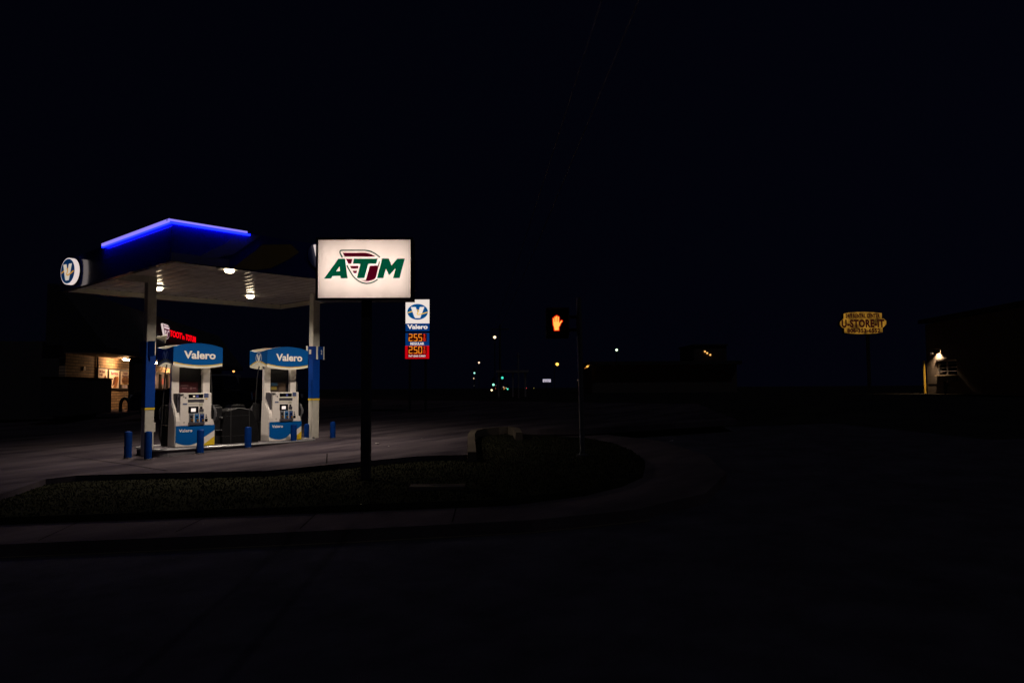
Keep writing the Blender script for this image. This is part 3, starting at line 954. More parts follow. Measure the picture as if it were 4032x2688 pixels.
def seven(mb, ch, x0, y0, x1, y1, t, y):
    ym = (y0+y1)/2
    s = {'a': (x0, y0, x1, y0+t), 'g': (x0, ym-t/2, x1, ym+t/2), 'd': (x0, y1-t, x1, y1), 'f': (x0, y0, x0+t, ym), 'b': (x1-t, y0, x1, ym), 'e': (x0, ym, x0+t, y1), 'c': (x1-t, ym, x1, y1)}
    ch_ = {'2': -1, '5': 1}.get(ch, 0)
    for k in SEG[ch]:
        q = s[k]
        cut = t*.45
        if k in 'agd':
            q = (q[0]+cut, q[1], q[2]-cut, q[3])
        else:
            q = (q[0], q[1]+cut*.8, q[2], q[3]-cut*.8)
        pbx(mb, *q, y-.004, y)
for par, yt, yb, s in ((r1, 905, 1082, '255'), (r2, 1211, 1387, '250')):
    mb = MB()
    for ch, xa, xb in zip(s, (186, 312, 425), (275, 398, 513)):
        seven(mb, ch, xa, yt, xb, yb, 16, -.013)
    pbx(mb, 283, yb-22, 297, yb-6, -.017, -.013)
    mb.build('numerals', m_digit, par)
    mb = MB()
    seven(mb, '9', 552, yt+4, 588, yt+75, 10, -.013)
    pbx(mb, 543, yt+86, 593, yt+94, -.017, -.013)
    seven(mb, '1', 520, yt+106, 552, yb, 10, -.013); seven(mb, '0', 562, yt+106, 598, yb, 10, -.013)
    mb.build('small_numerals', m_digr, par)
pa_, pb_ = Z6(180, 1518), Z6(230, 1518)
m_post2 = M('black post', (.006, .006, .007), rough=.8)
MB().box(pa_[0], pb_[0], .05, .17, -.1, pa_[1]).build('post', m_post2, ps)
MB().box(Z6(570, 0)[0], Z6(620, 0)[0], .05, .17, -.1, pa_[1]).build('post', m_post2, ps)

# ------------------------------------------------------------------ pedestrian signal on its pole
pg = on_ground(2293, 1795, -.1)
PD = pg.dot(YF)
pk = thing('signal_pole', 'leaning dark steel pole carrying a lit red hand crossing signal', 'crossing signal', pg, RZF)
F = plane(pg, RZF)
tx, tz = F(2279, 1172)
MB().tube([(0, 0, -.1), (0, 0, .1), (tx, 0, tz)], [.058, .052, .048], 16).build('pole', M('weathered pole', (.10, .10, .105), rough=.4, metal=.6, var=.2), pk, smooth=True)
MB().lathe([(.12, -.06), (.12, .03), (.06, .05)], 16).build('base_plate', m_dsteel, pk)
cx0, cz0 = F(2268, 1855); cx1, cz1 = F(2275, 1800); cx2, cz2 = F(2286, 1772)
MB().tube([(cx0, -.02, max(cz0, -.12)), (cx1, -.03, cz1), (cx2, -.06, cz2), (F(2280, 1560)[0], -.06, F(2280, 1560)[1]), (F(2269, 1240)[0], -.055, F(2269, 1240)[1])], .011, 8).build('conduit', m_steel, pk, smooth=True)
h0 = F(2150, 1215); h1 = F(2240, 1330)
m_hous = M('matte black housing', (.004, .004, .005), rough=.8, spec=.1)
hb = MB().box(h0[0], h1[0], .02, .22, h1[1], h0[1]).build('signal_housing', m_hous, pk, bevel=.012)
mb = MB()
mb.box(h0[0], h1[0], -.16, .018, h0[1]-.008, h0[1]); mb.box(h0[0], h0[0]+.008, -.12, .018, h1[1]+.05, h0[1]-.009); mb.box(h1[0]-.008, h1[0], -.12, .018, h1[1]+.05, h0[1]-.009)
mb.build('visor', m_hous, hb)
q0 = F(2240, 1240); q1 = F(2272, 1252)
MB().box(q0[0], tx+.02, .08, .13, q1[1], q0[1]).box(q0[0], tx+.04, .08, .13, F(0, 1318)[1], F(0, 1306)[1]).build('bracket', m_dsteel, pk)
MB().box(F(2256, 0)[0], F(2264, 0)[0], -.10, -.02, F(2260, 1312)[1], F(2260, 1240)[1]).build('side_housing', M('brown housing', (.03, .02, .012), rough=.5), pk)
H8 = lambda x, y: F(2100+x/9.8, 1200+y/9.8)
def hand(grow, y, mat, name):
    mb = MB()
    cxh, czh = 905, 720
    def G(x, y_):
        return H8(x, y_)
    def finger(xa, ya, xb, yb, w):
        w += grow
        mb2 = []
        dx, dy = xb-xa, yb-ya; L = math.hypot(dx, dy); nx, ny = -dy/L*w/2, dx/L*w/2
        ex, ey = dx/L*grow*.5, dy/L*grow*.5
        P = [(xa+nx, ya+ny), (xb+nx+ex*.2, yb+ny+ey*.2)]
        for k in range(1, 6):
            t = PI*k/6
            c, s = math.cos(t), math.sin(t)
            P.append((xb+ex*.2+nx*c+dx/L*w/2*s, yb+ey*.2+ny*c+dy/L*w/2*s))
        P += [(xb-nx+ex*.2, yb-ny+ey*.2), (xa-nx, ya-ny)]
        mb.prism([G(*p) for p in P], y, y+.004)
    for f_ in ((788, 700, 780, 530, 46), (845, 690, 842, 475, 50), (905, 690, 903, 440, 52), (968, 690, 970, 475, 52), (1000, 750, 1092, 625, 52)):
        finger(*f_)
    g2 = grow/2
    palm = [(765-g2, 650), (998+g2, 650), (1010+g2, 690), (1030+g2, 735), (1040+g2, 780), (985+g2, 845), (985+g2, 975+g2), (820-g2, 980+g2), (800-g2, 860), (770-g2, 770)]
    mb.prism([G(*p) for p in palm], y-.0003, y+.0043)
    return mb.build(name, mat, hb)
m_hr = EM('red signal glow', (.75, .012, .0), 1.0, light=False)
m_hy = EM('amber signal lamp', (1.0, .50, .09), 1.2, light=False)
hand(56, .012, m_hr, 'hand_glow')  # red glow round the hand, modelled as an enlarged emissive outline
hand(-8, .006, m_hy, 'hand_symbol')

# small things on the verge and slab
p = g(1722, 1922, -.1)
uc_ = thing('utility_cover', 'flat pale concrete utility lid let into the grass near the street', 'cover', p, RZF)
MB().box(-.42, .42, -.16, .16, -.05, .05).build('lid', m_kerb, uc_, bevel=.01)
MB().box(-.06, .06, -.02, .02, .0505, .056).build('lifting_slot', m_black, uc_)
for (px, lab, s) in (((1483, 1748), 'flattened white paper scrap on the concrete right of the post', .07), ((1530, 1758), 'thin pale scrap on the concrete just nearer the kerb', .045), ((2645, 1737), 'crumpled pale litter beside the far kerb on the right', .09), ((1660, 1727), 'tiny pale scrap on the darker far concrete', .03)):
    p = on_ground(*px, off=0 if px[0] < 2000 else -.2)
    mb = MB()
    k = [mb._v((random.uniform(-s, s), random.uniform(-s*.6, s*.6), random.uniform(.004, s*.5))) for _ in range(9)]
    bmesh.ops.convex_hull(mb.bm, input=mb.bm.verts)
    o = mb.build('litter', M('scrap', (.4, .38, .36), rough=.8), None, loc=p)
    tag(o, lab, 'litter', 'scraps of litter')

# ------------------------------------------------------------------ the store on the left
SDIR = az_dir(-10.1)
srz = rz_of(SDIR)
so = on_ground(450, 1622)
so.z = gz(so.x)
store = thing('store', 'brick convenience store with posters in its lit windows and lamps under the eave', 'building', so, srz)
F = plane(so, srz)
EZ = F(450, 1399, -1.1)[1]                   # eave height
m_brick = brick_mat('store brick', (.46, .31, .17), (.24, .15, .085), (.10, .08, .06), 1.0)
XA, XB = -6.2, 26.0
WX = [F(px, 1480)[0] for px in (382, 515, 585, 690)]
wz0, wz1 = F(480, 1528)[1], F(450, 1452)[1]
MB().box(XA, XB, 0, .25, -.1, wz0-.05).box(XA, XB, 0, .25, wz1, EZ+.3).box(XA, WX[0]-.3, 0, .25, wz0-.05, wz1).box(XB-6, XB, 0, .25, wz0-.05, wz1).build('wall', m_brick, store)
MB().box(XA, XB, .26, 12, EZ+.3, EZ+.5).box(XA, XA+.25, .25, 12, -.1, EZ+.3).box(XA, XB, 11.8, 12, -.1, EZ+.3).build('rear_wall', M('store render', (.05, .045, .04)), store)
m_roof = M('dark shingle', (.012, .012, .013), rough=.9, var=.3, scale=20)
mb = MB(); mb.prism([(-1.75, EZ), (-1.75, EZ+.25), (.3, EZ+3.0), (.7, EZ+3.0), (.7, EZ+.32), (-.0, EZ+.31), (-.0, EZ)], XA-.3, XB, 'x')
mb.build('mansard_roof', m_roof, store)
MB().box(XA-.3, XB, -1.74, -.0, EZ-.02, EZ-.003).build('eave_soffit', M('tan soffit board', (.30, .23, .16), rough=.7), store)
# windows with posters
m_frame = M('bronze frame', (.012, .010, .009), rough=.5)
xw0, xw1 = WX[0], XB-6
mb = MB()
mb.box(xw0-.3, xw1, -.03, .1, wz1-.12, wz1+.02); mb.box(xw0-.3, xw1, -.05, .1, wz0-.08, wz0)
mul = [F(px, 1490)[0] for px in (383, 426, 473, 514, 560, 588, 633, 660, 690)]
k = xw0-.3
for m_ in mul + [mul[-1]+1.6*i for i in range(1, 8)]:
    if m_ < xw1:
        mb.box(m_-.12, m_+.12, -.04, .1, wz0, wz1-.12)
wf = mb.build('window_frame', m_frame, store)
m_in = mottled_emit('lit shop interior', (.02, .012, .008), (.40, .20, .11), 2.2, .8)
MB().box(xw0-.2, xw1, .13, .15, wz0, wz1-.1).build('pane', m_in, store)
m_post = M('poster paper', (.8, .7, .6), rough=.6, var=.03)
m_mag = M('magenta ink', (.20, .01, .07), rough=.6)
m_food = M('toasted bread', (.35, .13, .02), rough=.6, var=.5, scale=9)
m_meat = M('dark filling', (.12, .03, .012), rough=.6, var=.5, scale=12)
ph = .02
def poster(x0, y0, x1, y1, lines, food):
    A, B = F(x0, y0, -.06), F(x1, y1, -.06)
    o = MB().box(A[0], B[0], -.075, -.06, B[1], A[1]).build('poster', m_post, store)
    W_, H_ = B[0]-A[0], A[1]-B[1]
    for i, (s, fx0, fx1, fz0, fz1) in enumerate(lines):
        text(s, (A[0]+W_*fx0, A[0]+W_*fx1, B[1]+H_*fz0, B[1]+H_*fz1), m_mag, 'headline', o, y=-.076, depth=.003, bold=.03)
    for mat, pts in food:
        MB().prism([(A[0]+W_*a, B[1]+H_*b) for a, b in pts], -.079, -.0755).build('picture', mat, o)
poster(387, 1451, 420, 1526, [('Chili Cheese', .04, .7, .80, .93), ('Dogs', .08, .45, .62, .76)], [(m_meat, [(.35, .15), (.95, .1), (.95, .5), (.75, .7)]), (m_food, [(.55, .1), (.95, .05), (.95, .4)])])
poster(430, 1456, 467, 1528, [('Burritos', .16, .84, .74, .92)], [(m_meat, [(.3, .1), (.45, .6), (.7, .68), (.75, .35)]), (m_food, [(.42, .03), (.72, .02), (.95, .55), (.85, .68), (.72, .62)])])
poster(476, 1461, 511, 1514, [('Toaster', .2, .7, .78, .94), ('Sandwich', .12, .85, .58, .72)], [(m_food, ell(.5, .32, .42, .3, 16)), (m_meat, [(.1, .3), (.9, .3), (.85, .22), (.15, .22)]), (m_yellow, [(.02, .0), (.98, .0), (.98, .06), (.02, .03)])])
for x0_, x1_, y0_, y1_, mt in ((602, 607, 1474, 1493, m_screen), (638, 643, 1490, 1512, EM('red poster', (.6, .08, .04), .9, False)), (646, 655, 1488, 1530, EM('pale poster', (.16, .09, .07), .9, False)), (668, 672, 1488, 1520, EM('rust poster', (.2, .05, .03), .9, False)), (606, 622, 1520, 1545, EM('shelf goods', (.16, .09, .06), .8, False))):
    A, B = F(x0_, y0_, .1), F(x1_, y1_, .1)
    MB().box(A[0], B[0], .09, .1, B[1], A[1]).build('window_display', mt, store)
MB().box(F(374, 0, -.06)[0], F(381, 0, -.06)[0], -.06, -.004, F(378, 1460)[1], F(378, 1446)[1]).build('wall_plate', m_post, store)
MB().tube([(WX[0]-.15, -.06, 0), (WX[0]-.15, -.06, EZ-.03)], .05, 8).build('downspout', m_dsteel, store)
m_tubeL = EM('fluorescent tube', (1, .56, .27), 230)
for (xa, ya, xb, yb) in ((486, 1411, 516, 1415), (603, 1425, 634, 1432), (700, 1440, 722, 1444)):
    A, B = F(xa, ya, -.8), F(xb, yb, -.8)
    L = MB().box(A[0], B[0], -.88, -.72, EZ-.07, EZ-.021).build('eave_lamp', m_post, store)
    MB().tube([(A[0]+.02, -.8, EZ-.10), (B[0]-.02, -.8, EZ-.10)], .035, 8).build('tube', m_tubeL, L)
for px0, px1 in ((519, 551), (735, 752)):
    a_, b_ = F(px0, 1500, -1.5)[0], F(px1, 1500, -1.5)[0]
    MB().box(a_, b_, -1.6, -1.35, -.05, EZ-.021).build('porch_pillar', M('dark pillar', (.006, .006, .006), rough=.9), store)
MB().box(XA, XB, -2.2, -.002, -.05, .12).build('apron', m_walk, store)
# roof sign: shield and channel letters
sgo = so + Vector((math.cos(srz)*0-math.sin(srz)*-1.2, math.sin(srz)*0+math.cos(srz)*-1.2, 0))
rs = thing('roof_sign', 'glowing red channel letters with a white and maroon T shield on the store roof', 'sign', sgo, srz)
FR = plane(sgo, srz)
m_red = EM('red channel letter', (1.0, .0, .006), 1.2)
A, B = FR(667, 1323), FR(769, 1325)
def warp_text(body, c00, c10, c01, c11):
    pass
zl0 = FR(668, 1325)[1]; zl1 = FR(667, 1299)[1]
zr0 = FR(767, 1347)[1]; zr1 = FR(768, 1324)[1]
zlo, zhi = (zl0+zr0)/2, (zl1+zr1)/2
xa_ = A[0]; xb_ = B[0]
Lw = xb_-xa_
text("TOOT'", (xa_, xa_+Lw*.44, zlo, zhi), m_red, 'lettering', rs, y=-.02, depth=.015, bold=.02)
text("n", (xa_+Lw*.455, xa_+Lw*.53, zlo, zlo+(zhi-zlo)*.6), m_red, 'lettering', rs, y=-.02, depth=.015, bold=.02)
text("TOTUM", (xa_+Lw*.58, xb_, zlo, zhi), m_red, 'lettering', rs, y=-.02, depth=.015, bold=.02)
MB().box(xa_-.2, xb_+.1, -.0, .04, zlo+.1, zlo+.2).build('raceway', m_black, rs)
sx0, sx1 = FR(633, 1300)[0], FR(661, 1300)[0]
sz1, sz0 = FR(640, 1274)[1], FR(650, 1334)[1]
def SH(x, y):                                           # shield art into the sign frame
    return (sx0+(x-290)/(1570-290)*(sx1-sx0), sz1-(y-260)/(1330-260)*(sz1-sz0))
outl = [SH(*p) for p in ((290, 330), (345, 265), (1070, 262), (1260, 300), (1430, 400), (1540, 520), (1575, 640), (1560, 850), (1500, 1080), (1400, 1220), (1250, 1310), (1120, 1330), (900, 1265), (720, 1130), (560, 860), (420, 600))]
MB().prism(outl, -.10, .0).build('shield_body', EM('lit shield rim', (.66, .52, .50), 1.0), rs)
cxs = sum(p[0] for p in outl)/len(outl); czs = sum(p[1] for p in outl)/len(outl)
MB().prism([(cxs+(x-cxs)*.9, czs+(z-czs)*.93) for x, z in outl], -.108, -.1005).build('shield_face', EM('shield dark line', (.05, .02, .05), 1.0, False), rs)
MB().prism([(cxs+(x-cxs)*.88, czs+(z-czs)*.90) for x, z in outl], -.114, -.1085).build('shield_field', EM('shield maroon', (.075, .0, .020), 1.0, False), rs)
def SI(x, y):
    p = SH(x, y)
    return (cxs+(p[0]-cxs)*.9, czs+(p[1]-czs)*.9)
m_shw = EM('shield white', (.8, .62, .62), 1.0, False)
for a_, b_, w_ in (((400, 325), (1240, 345), .06), ((440, 500), (1470, 520), .085), ((560, 760), (900, 775), .07), ((650, 890), (850, 900), .07), ((740, 1010), (830, 1015), .06), ((1190, 745), (1480, 755), .06), ((1190, 745), (1080, 1200), .07)):
    MB().ribbon([SI(*a_), SI(*b_)], w_, -.120, -.1145).build('shield_stripe', m_shw, rs)

# dark bin enclosure and guard hoop in front of the store
def front_of(px, py, off=0):
    return on_ground(px, py, off)
FS = plane(so, srz)
yb0 = -1.35
A, B = FS(262, 1560, yb0), FS(441, 1494, yb0)
icb = thing('storage_box', 'tall dark storage box standing before the store posters', 'storage box', so, srz)
MB().box(A[0], B[0], yb0, yb0+.95, .12, B[1]).build('box_body', M('very dark panel', (.02, .02, .023), rough=.6), icb, bevel=.02)
MB().box(A[0]-.03, B[0]+.02, yb0-.03, yb0+.98, B[1], B[1]+.06).build('lid', m_dgrey, icb)
MB().box((A[0]+B[0])/2-.02, (A[0]+B[0])/2+.02, yb0-.012, yb0-.001, .2, B[1]-.05).build('door_gap', m_black, icb)
p = front_of(491, 1632)
F2 = plane(p, RZF)
hp = thing('guard_hoop', 'black inverted U guard hoop before the store wall', 'guard rail', p, RZF)
w_, h_ = F2(508, 1632)[0], F2(491, 1568)[1]
pts = [(-w_, 0, -.05), (-w_, 0, h_*.5)] + [(-w_*math.cos(PI*k/10), 0, h_*.62+h_*.38*math.sin(PI*k/10)) for k in range(11)] + [(w_, 0, h_*.5), (w_, 0, -.05)]
MB().tube(pts, .075, 12).build('hoop', m_black, hp, smooth=True)
MB().box(-w_-.12, -w_+.12, -.12, .12, -.04, .012).box(w_-.12, w_+.12, -.12, .12, -.04, .012).build('base_plate', m_dsteel, hp)


# ------------------------------------------------------------------ parked vehicles
def vehicle(name, label, loc, rz, paint, L, W, prof, cabin, wheels, lights, glass):
    """prof: lower body outline (x,z); cabin: upper outline (x,z)"""
    t = thing(name, label, 'car', loc, rz)
    MB().prism(prof, -W/2, W/2).build('body', paint, t, bevel=.06)
    mb = MB()
    n = len(cabin)
    A = [mb._v((x, -W/2+.05+(.16 if z > cabin[0][1]+.2 else 0), z)) for x, z in cabin]
    B = [mb._v((x, W/2-.05-(.16 if z > cabin[0][1]+.2 else 0), z)) for x, z in cabin]
    mb.bm.faces.new(A); mb.bm.faces.new(B[::-1])
    for i in range(n):
        mb.bm.faces.new([A[i], B[i], B[(i+1) % n], A[(i+1) % n]])
    mb.build('cabin', paint, t, bevel=.04)
    for g_ in glass:
        zb = min(z for x, z in g_)
        mb = MB()
        f0 = lambda x, z: (x, -W/2+.035+(.16*(z-zb)/.4 if z > zb else 0), z)
        a = [mb._v(f0(x, z)) for x, z in g_]; b = [mb._v((x, f0(x, z)[1]+.02, z)) for x, z in g_]
        mb.bm.faces.new(a); mb.bm.faces.new(b[::-1])
        for i in range(len(g_)):
            mb.bm.faces.new([a[i], b[i], b[(i+1) % len(g_)], a[(i+1) % len(g_)]])
        mb.build('window', m_disp, t)
    for xw in wheels:
        for s in (-1, 1):
            y = s*(W/2-.10)
            w = MB(); w.tube([(xw, y-.12, .36), (xw, y+.12, .36)], .36, 24); w = w.build('wheel', m_rubber, t, smooth=True)
            r = MB(); r.tube([(xw, y+s*.10-.028, .36), (xw, y+s*.10+.028, .36)], .21, 18); r.build('rim', m_steel, w, smooth=True)
    for nm, x, z, mt in lights:
        for s in (-1, 1):
            MB().box(x-.05, x+.05, s*(W/2-.2)-.14, s*(W/2-.2)+.14, z-.09, z+.09).build(nm, mt, t, bevel=.02)
    return t


m_bpaint = M('black car paint', (.008, .008, .01), rough=.15, var=.05)
m_gpaint = M('grey car paint', (.12, .115, .12), rough=.3, var=.05)
m_tail = M('red tail lens', (.15, .004, .004), rough=.2)
m_head = M('head lamp glass', (.3, .3, .3), rough=.1)
p = on_ground(738, 1646)
vehicle('parked_car', 'black pickup parked by the store behind the left pump', p, RZF, m_bpaint, 5.2, 1.9,
        [(-1.9, .35), (3.0, .35), (3.05, .75), (3.0, 1.12), (.2, 1.18), (-.9, 1.17), (-1.75, 1.08), (-1.95, .8)],
        [(-.55, 1.16), (.15, 1.62), (.4, 1.74), (1.7, 1.74), (1.9, 1.16)], (-1.15, 2.1), [('headlight', -1.9, .9, m_head), ('taillight', 3.0, .95, m_tail)],
        [[(-.3, 1.2), (.25, 1.2), (.25, 1.62), (.15, 1.58)], [(.32, 1.2), (1.1, 1.2), (1.1, 1.66), (.32, 1.64)], [(1.18, 1.2), (1.75, 1.2), (1.66, 1.64), (1.18, 1.66)]])
p = on_ground(820, 1628)
vehicle('parked_car', 'grey boxy off-roader parked behind the waste unit and left pump', p, RZF, m_gpaint, 4.4, 1.8,
        [(-2.3, .45), (1.35, .45), (1.4, .8), (1.36, 1.12), (-.9, 1.12), (-1.0, 1.05), (-2.3, 1.0)],
        [(-.85, 1.11), (-.55, 1.78), (1.2, 1.78), (1.34, 1.11)], (-1.5, .75), [('headlight', -2.28, .8, m_head), ('taillight', 1.37, .95, m_tail)],
        [[(-.62, 1.16), (-.1, 1.16), (-.1, 1.68), (-.42, 1.68)], [(-.02, 1.16), (.5, 1.16), (.5, 1.68), (-.02, 1.68)], [(.58, 1.16), (1.08, 1.16), (1.02, 1.66), (.58, 1.66)]])
p = on_ground(985, 1618)
vehicle('parked_car', 'dark sedan parked beyond the grey off-roader', p, RZF, m_bpaint, 4.4, 1.8,
        [(-1.1, .3), (2.6, .3), (2.65, .6), (2.55, .9), (1.7, .98), (-.9, 1.0), (-1.15, .85)],
        [(-.85, .98), (-.6, 1.5), (-.3, 1.56), (.8, 1.54), (1.75, .97)], (-.4, 2.0), [('taillight', -1.12, .82, m_tail), ('headlight', 2.6, .7, m_head)],
        [[(-.62, 1.02), (-.02, 1.02), (-.02, 1.46), (-.45, 1.46)], [(.06, 1.02), (1.3, 1.02), (.85, 1.44), (.06, 1.46)]])

# ------------------------------------------------------------------ lot on the right: building, sign, kerb
bo = at_dist(3655, 1545, 50)
brz = rz_of(az_dir(180+4))
bld = thing('block_building', 'pale painted block building under a single wall lamp at the far right', 'building', bo, brz)
F = plane(bo, brz)
m_block = brick_mat('painted block', (.085, .07, .064), (.08, .067, .06), (.07, .06, .055), .8)
RX = F(4300, 1500)[0]
H_ = 4.6
wx0, wz_t = F(3690, 1420); wx1, _ = F(3766, 1412); _, wz_b = F(3692, 1476)
mb = MB()
mb.box(-.05, wx0, 0, .3, -.3, H_).box(wx1, RX, 0, .3, -.3, H_).box(wx0, wx1, 0, .3, -.3, wz_b).box(wx0, wx1, 0, .3, wz_t, H_)
mb.build('wall', m_block, bld)
MB().box(-.05, RX, .31, 9, -.3, H_+.1).build('rear_wall', m_block, bld)
MB().box(-.3, RX+.3, -.35, 9.2, H_+.102, H_+.35).build('roof', m_roof, bld)
wn = MB().box(wx0+.02, wx1-.02, .16, .19, wz_b, wz_t).build('window', m_disp, bld)
mb = MB()
mb.box(wx0+.001, wx1-.001, .05, .14, wz_t-.1, wz_t-.001); mb.box(wx0+.001, wx0+.06, .05, .14, wz_b, wz_t-.1); mb.box(wx1-.06, wx1-.001, .05, .14, wz_b, wz_t-.1)
xm = (wx0+wx1)/2-.1
mb.box(xm-.03, xm+.03, .05, .14, wz_b, wz_t-.1)
for k in (1, 2, 3):
    z = wz_b+(wz_t-wz_b)*k/4
    mb.box(wx0+.06, xm-.03, .08, .13, z-.018, z+.018); mb.box(xm+.03, wx1-.06, .08, .13, z-.018, z+.018)
mb.build('frame', M('grey sash', (.14, .14, .16), rough=.5), wn)
MB().box(wx0-.08, wx1+.1, -.16, .05, wz_b-.07, wz_b-.001).build('sill', M('pale sill', (.55, .45, .33)), wn)
MB().box(wx0-.1, wx1+.1, -.12, -.001, wz_t+.0, wz_t+.1).build('lintel', M('dark lintel', (.03, .028, .03)), wn)
MB().box(wx0+.0, wx1+.02, -.05, -.002, wz_b-.42, wz_b-.1).build('under_panel', M('dark apron panel', (.02, .018, .018)), wn)
d0 = F(3643, 1420); 
MB().tube([(-.12, -.14, -.2), (-.12, -.14, d0[1])], .07, 10).build('downspout', M('yellow pipe', (.4, .27, .03), rough=.5), bld)
# bench rail by the wall
rp = thing('handrail', 'low dark rail with a square end post against the block wall', 'rail', bo, brz)
r0 = F(3658, 1511, -.25); r1 = F(3715, 1509, -.25)
MB().box(r0[0], r1[0], -.3, -.2, r0[1]-.16, r0[1]).build('rail', M('rail paint', (.06, .05, .05)), rp)
MB().box(r1[0]-.0, r1[0]+.22, -.35, -.15, -.2, r1[1]+.1).build('end_post', M('rail post', (.05, .045, .045)), rp)
# lamp that lights the wall
lx, lz = F(3696, 1384)
MB().box(lx-.22, lx+.22, -.45, -.02, lz+.05, lz+.13).box(lx-.22, lx+.22, -.45, -.42, lz-.11, lz+.05).box(lx-.22, lx-.20, -.42, -.02, lz-.11, lz+.05).box(lx+.20, lx+.22, -.42, -.02, lz-.13, lz+.05).build('lamp_hood', m_black, bld)
lens = MB().box(lx-.10, lx+.10, -.34, -.2, lz+.02, lz+.049).build('lamp_lens', EM('wall lamp lens', (1, .66, .36), 1700), bld)
l2 = F(3668, 1375, -.6)
MB().box(l2[0]-.35, l2[0]+.25, -.62, -.56, l2[1]-.03, l2[1]+.03).build('sign_edge', M('pale strip', (.10, .09, .08)), bld)
yk = thing('yellow_kerb', 'yellow painted kerb running up to the block building', 'kerb', (0, 0, 0))
A = at_dist(3632, 1549, 49.5); B = at_dist(3500, 1562, 47); C_ = at_dist(3440, 1565, 45)
mb = MB()
for a, b in ((C_, B), (B, A)):
    t = (b-a).normalized(); s = Vector((-t.y, t.x, 0))*.12
    P = [a-s, b-s, b+s, a+s]
    lo = [mb._v((q.x, q.y, q.z-.35)) for q in P]; hi = [mb._v((q.x, q.y, q.z)) for q in P]
    mb.bm.faces.new(hi)
    for i in range(4):
        mb.bm.faces.new([lo[i], lo[(i+1) % 4], hi[(i+1) % 4], hi[i]])
mb.build('kerb_block', M('yellow kerb paint', (.5, .36, .03), rough=.7), yk)

us_d = 60
ub = at_dist(3400, 1270, us_d); uz = ub.z; ub.z = .65
us = thing('storage_sign', 'dim amber pole sign with pointed ends advertising storage rental', 'sign', ub, RZF)
F = plane(ub, RZF)
Z9 = lambda x, y: F(3280+x/9.8, 1210+y/9.8)
m_amb = mottled_emit('mottled amber face', (.05, .024, .004), (.34, .165, .018), 1.6, 1.0)
m_ink = EM('maroon ink', (.018, .002, .002), 1.0, False)
top = [(410, 245), (600, 200), (850, 180), (1100, 172), (1350, 178), (1600, 192), (1880, 222)]
bot = [(1915, 960), (1700, 995), (1400, 1022), (1100, 1028), (800, 1015), (600, 1000), (440, 985)]
up_ = [Z9(*p) for p in top+[(1885, 428), (405, 445)]]
MB().prism(up_, -.004, -.001).build('upper_face', m_amb, us)
md = [Z9(*p) for p in ((340, 470), (405, 448), (1885, 432), (1960, 428), (2055, 520), (2055, 650), (1935, 770), (1910, 785), (430, 800), (360, 780), (265, 680), (270, 570))]
MB().prism(md, -.004, -.001).build('middle_face', m_amb, us)
lo_ = [Z9(*p) for p in [(430, 803), (1910, 788)]+bot]
MB().prism(lo_, -.004, -.001).build('lower_face', m_amb, us)
MB().prism([Z9(*p) for p in top+[(1885, 428), (1960, 426), (2058, 520), (2058, 650), (1935, 775)]+bot+[(430, 803), (262, 682), (266, 568), (340, 466), (405, 445)]], 0, .4).build('sign_cabinet', m_black, us)
for s, b_ in (('24/7 RENTAL CENTER', (490, 420, 1800, 235)), ('U-STORE-IT', (335, 785, 1970, 455)), ('806-353-6552', (550, 985, 1815, 800))):
    a, c = Z9(b_[0], b_[1]), Z9(b_[2], b_[3])
    text(s, (a[0], c[0], a[1], c[1]), m_ink, 'lettering', us, y=-.005, depth=.01, bold=.055, space=1.12)
MB().tube([(.4, .2, -.2), (.4, .2, Z9(1100, 1030)[1])], .14, 12).build('pole', m_dsteel, us)

# ------------------------------------------------------------------ far lamps, signals and signs
def lamp(px, py, d, r, col, s, label, arm=0, name='street_lamp', grp='distant street lamps', drop=True):
    p = at_dist(px, py, d)
    base = p.copy(); base.z = min(.7, gz(p.x))-.05 if d < 45 else ground_z((p.x, p.y, 0))-.02
    t = thing(name, label, 'lamp', base, RZF, grp)
    h = p.z-base.z
    MB().tube([(arm, 0, -.1), (arm, 0, h+.15), (arm*.5, 0, h+.28), (0, 0, h+.2)] if arm else [(0, .12, -.1), (0, .12, h+.15)], .07, 8).build('pole', m_dsteel, t)
    b = MB(); b.lathe([(r*.3, h-r), (r*.85, h-r*.55), (r, h), (r*.85, h+r*.5), (r*.4, h+r*.8)], 12)
    b.build('globe', EM('lamp globe', col, s, light=False), t, smooth=True)
    MB().box(-r*.9, r*.9, -r*.9, r*.9, h+r*.82, h+r*1.1).build('cap', m_black, t)
    return t


lamp(920, 1461, 110, .17, (1, .42, .10), 2.2, 'orange street lamp seen between the two pumps')
lamp(1948, 1327, 100, .2, (1, .72, .42), 2.4, 'pale warm street lamp, highest of those left of the red hand')
lamp(1886, 1427, 190, .24, (1, .66, .45), 1.6, 'pinkish white street lamp below and left of the highest one')
lamp(2194, 1433, 140, .3, (1, .52, .08), 2.5, 'orange street lamp on a short arm under the red hand', arm=-.55)
lamp(2428, 1377, 130, .22, (.72, 1, .62), 2.2, 'greenish white lamp right of the signal pole')
lamp(1867, 1489, 200, .22, (1, .65, .4), 1.3, 'small warm lamp just under the leftmost green light')
lamp(1867, 1518, 210, .12, (.6, .5, .42), .6, 'faintest pale lamp at the bottom left of the far lights')
lamp(1936, 1535, 90, .12, (1, .78, .4), 2.4, 'bright yellow car headlight low over the far road, built as a post lamp')  # far car headlight modelled as a lamp on a post
lamp(1981, 1523, 220, .15, (.9, .8, .65), 1.1, 'small white lamp topmost in the far road cluster')
lamp(1972, 1531, 240, .13, (.6, .5, .42), .9, 'dim white lamp at the left of the far road cluster')
lamp(1977, 1530, 250, .13, (.6, .5, .42), .8, 'dim white lamp between two others in the far cluster')
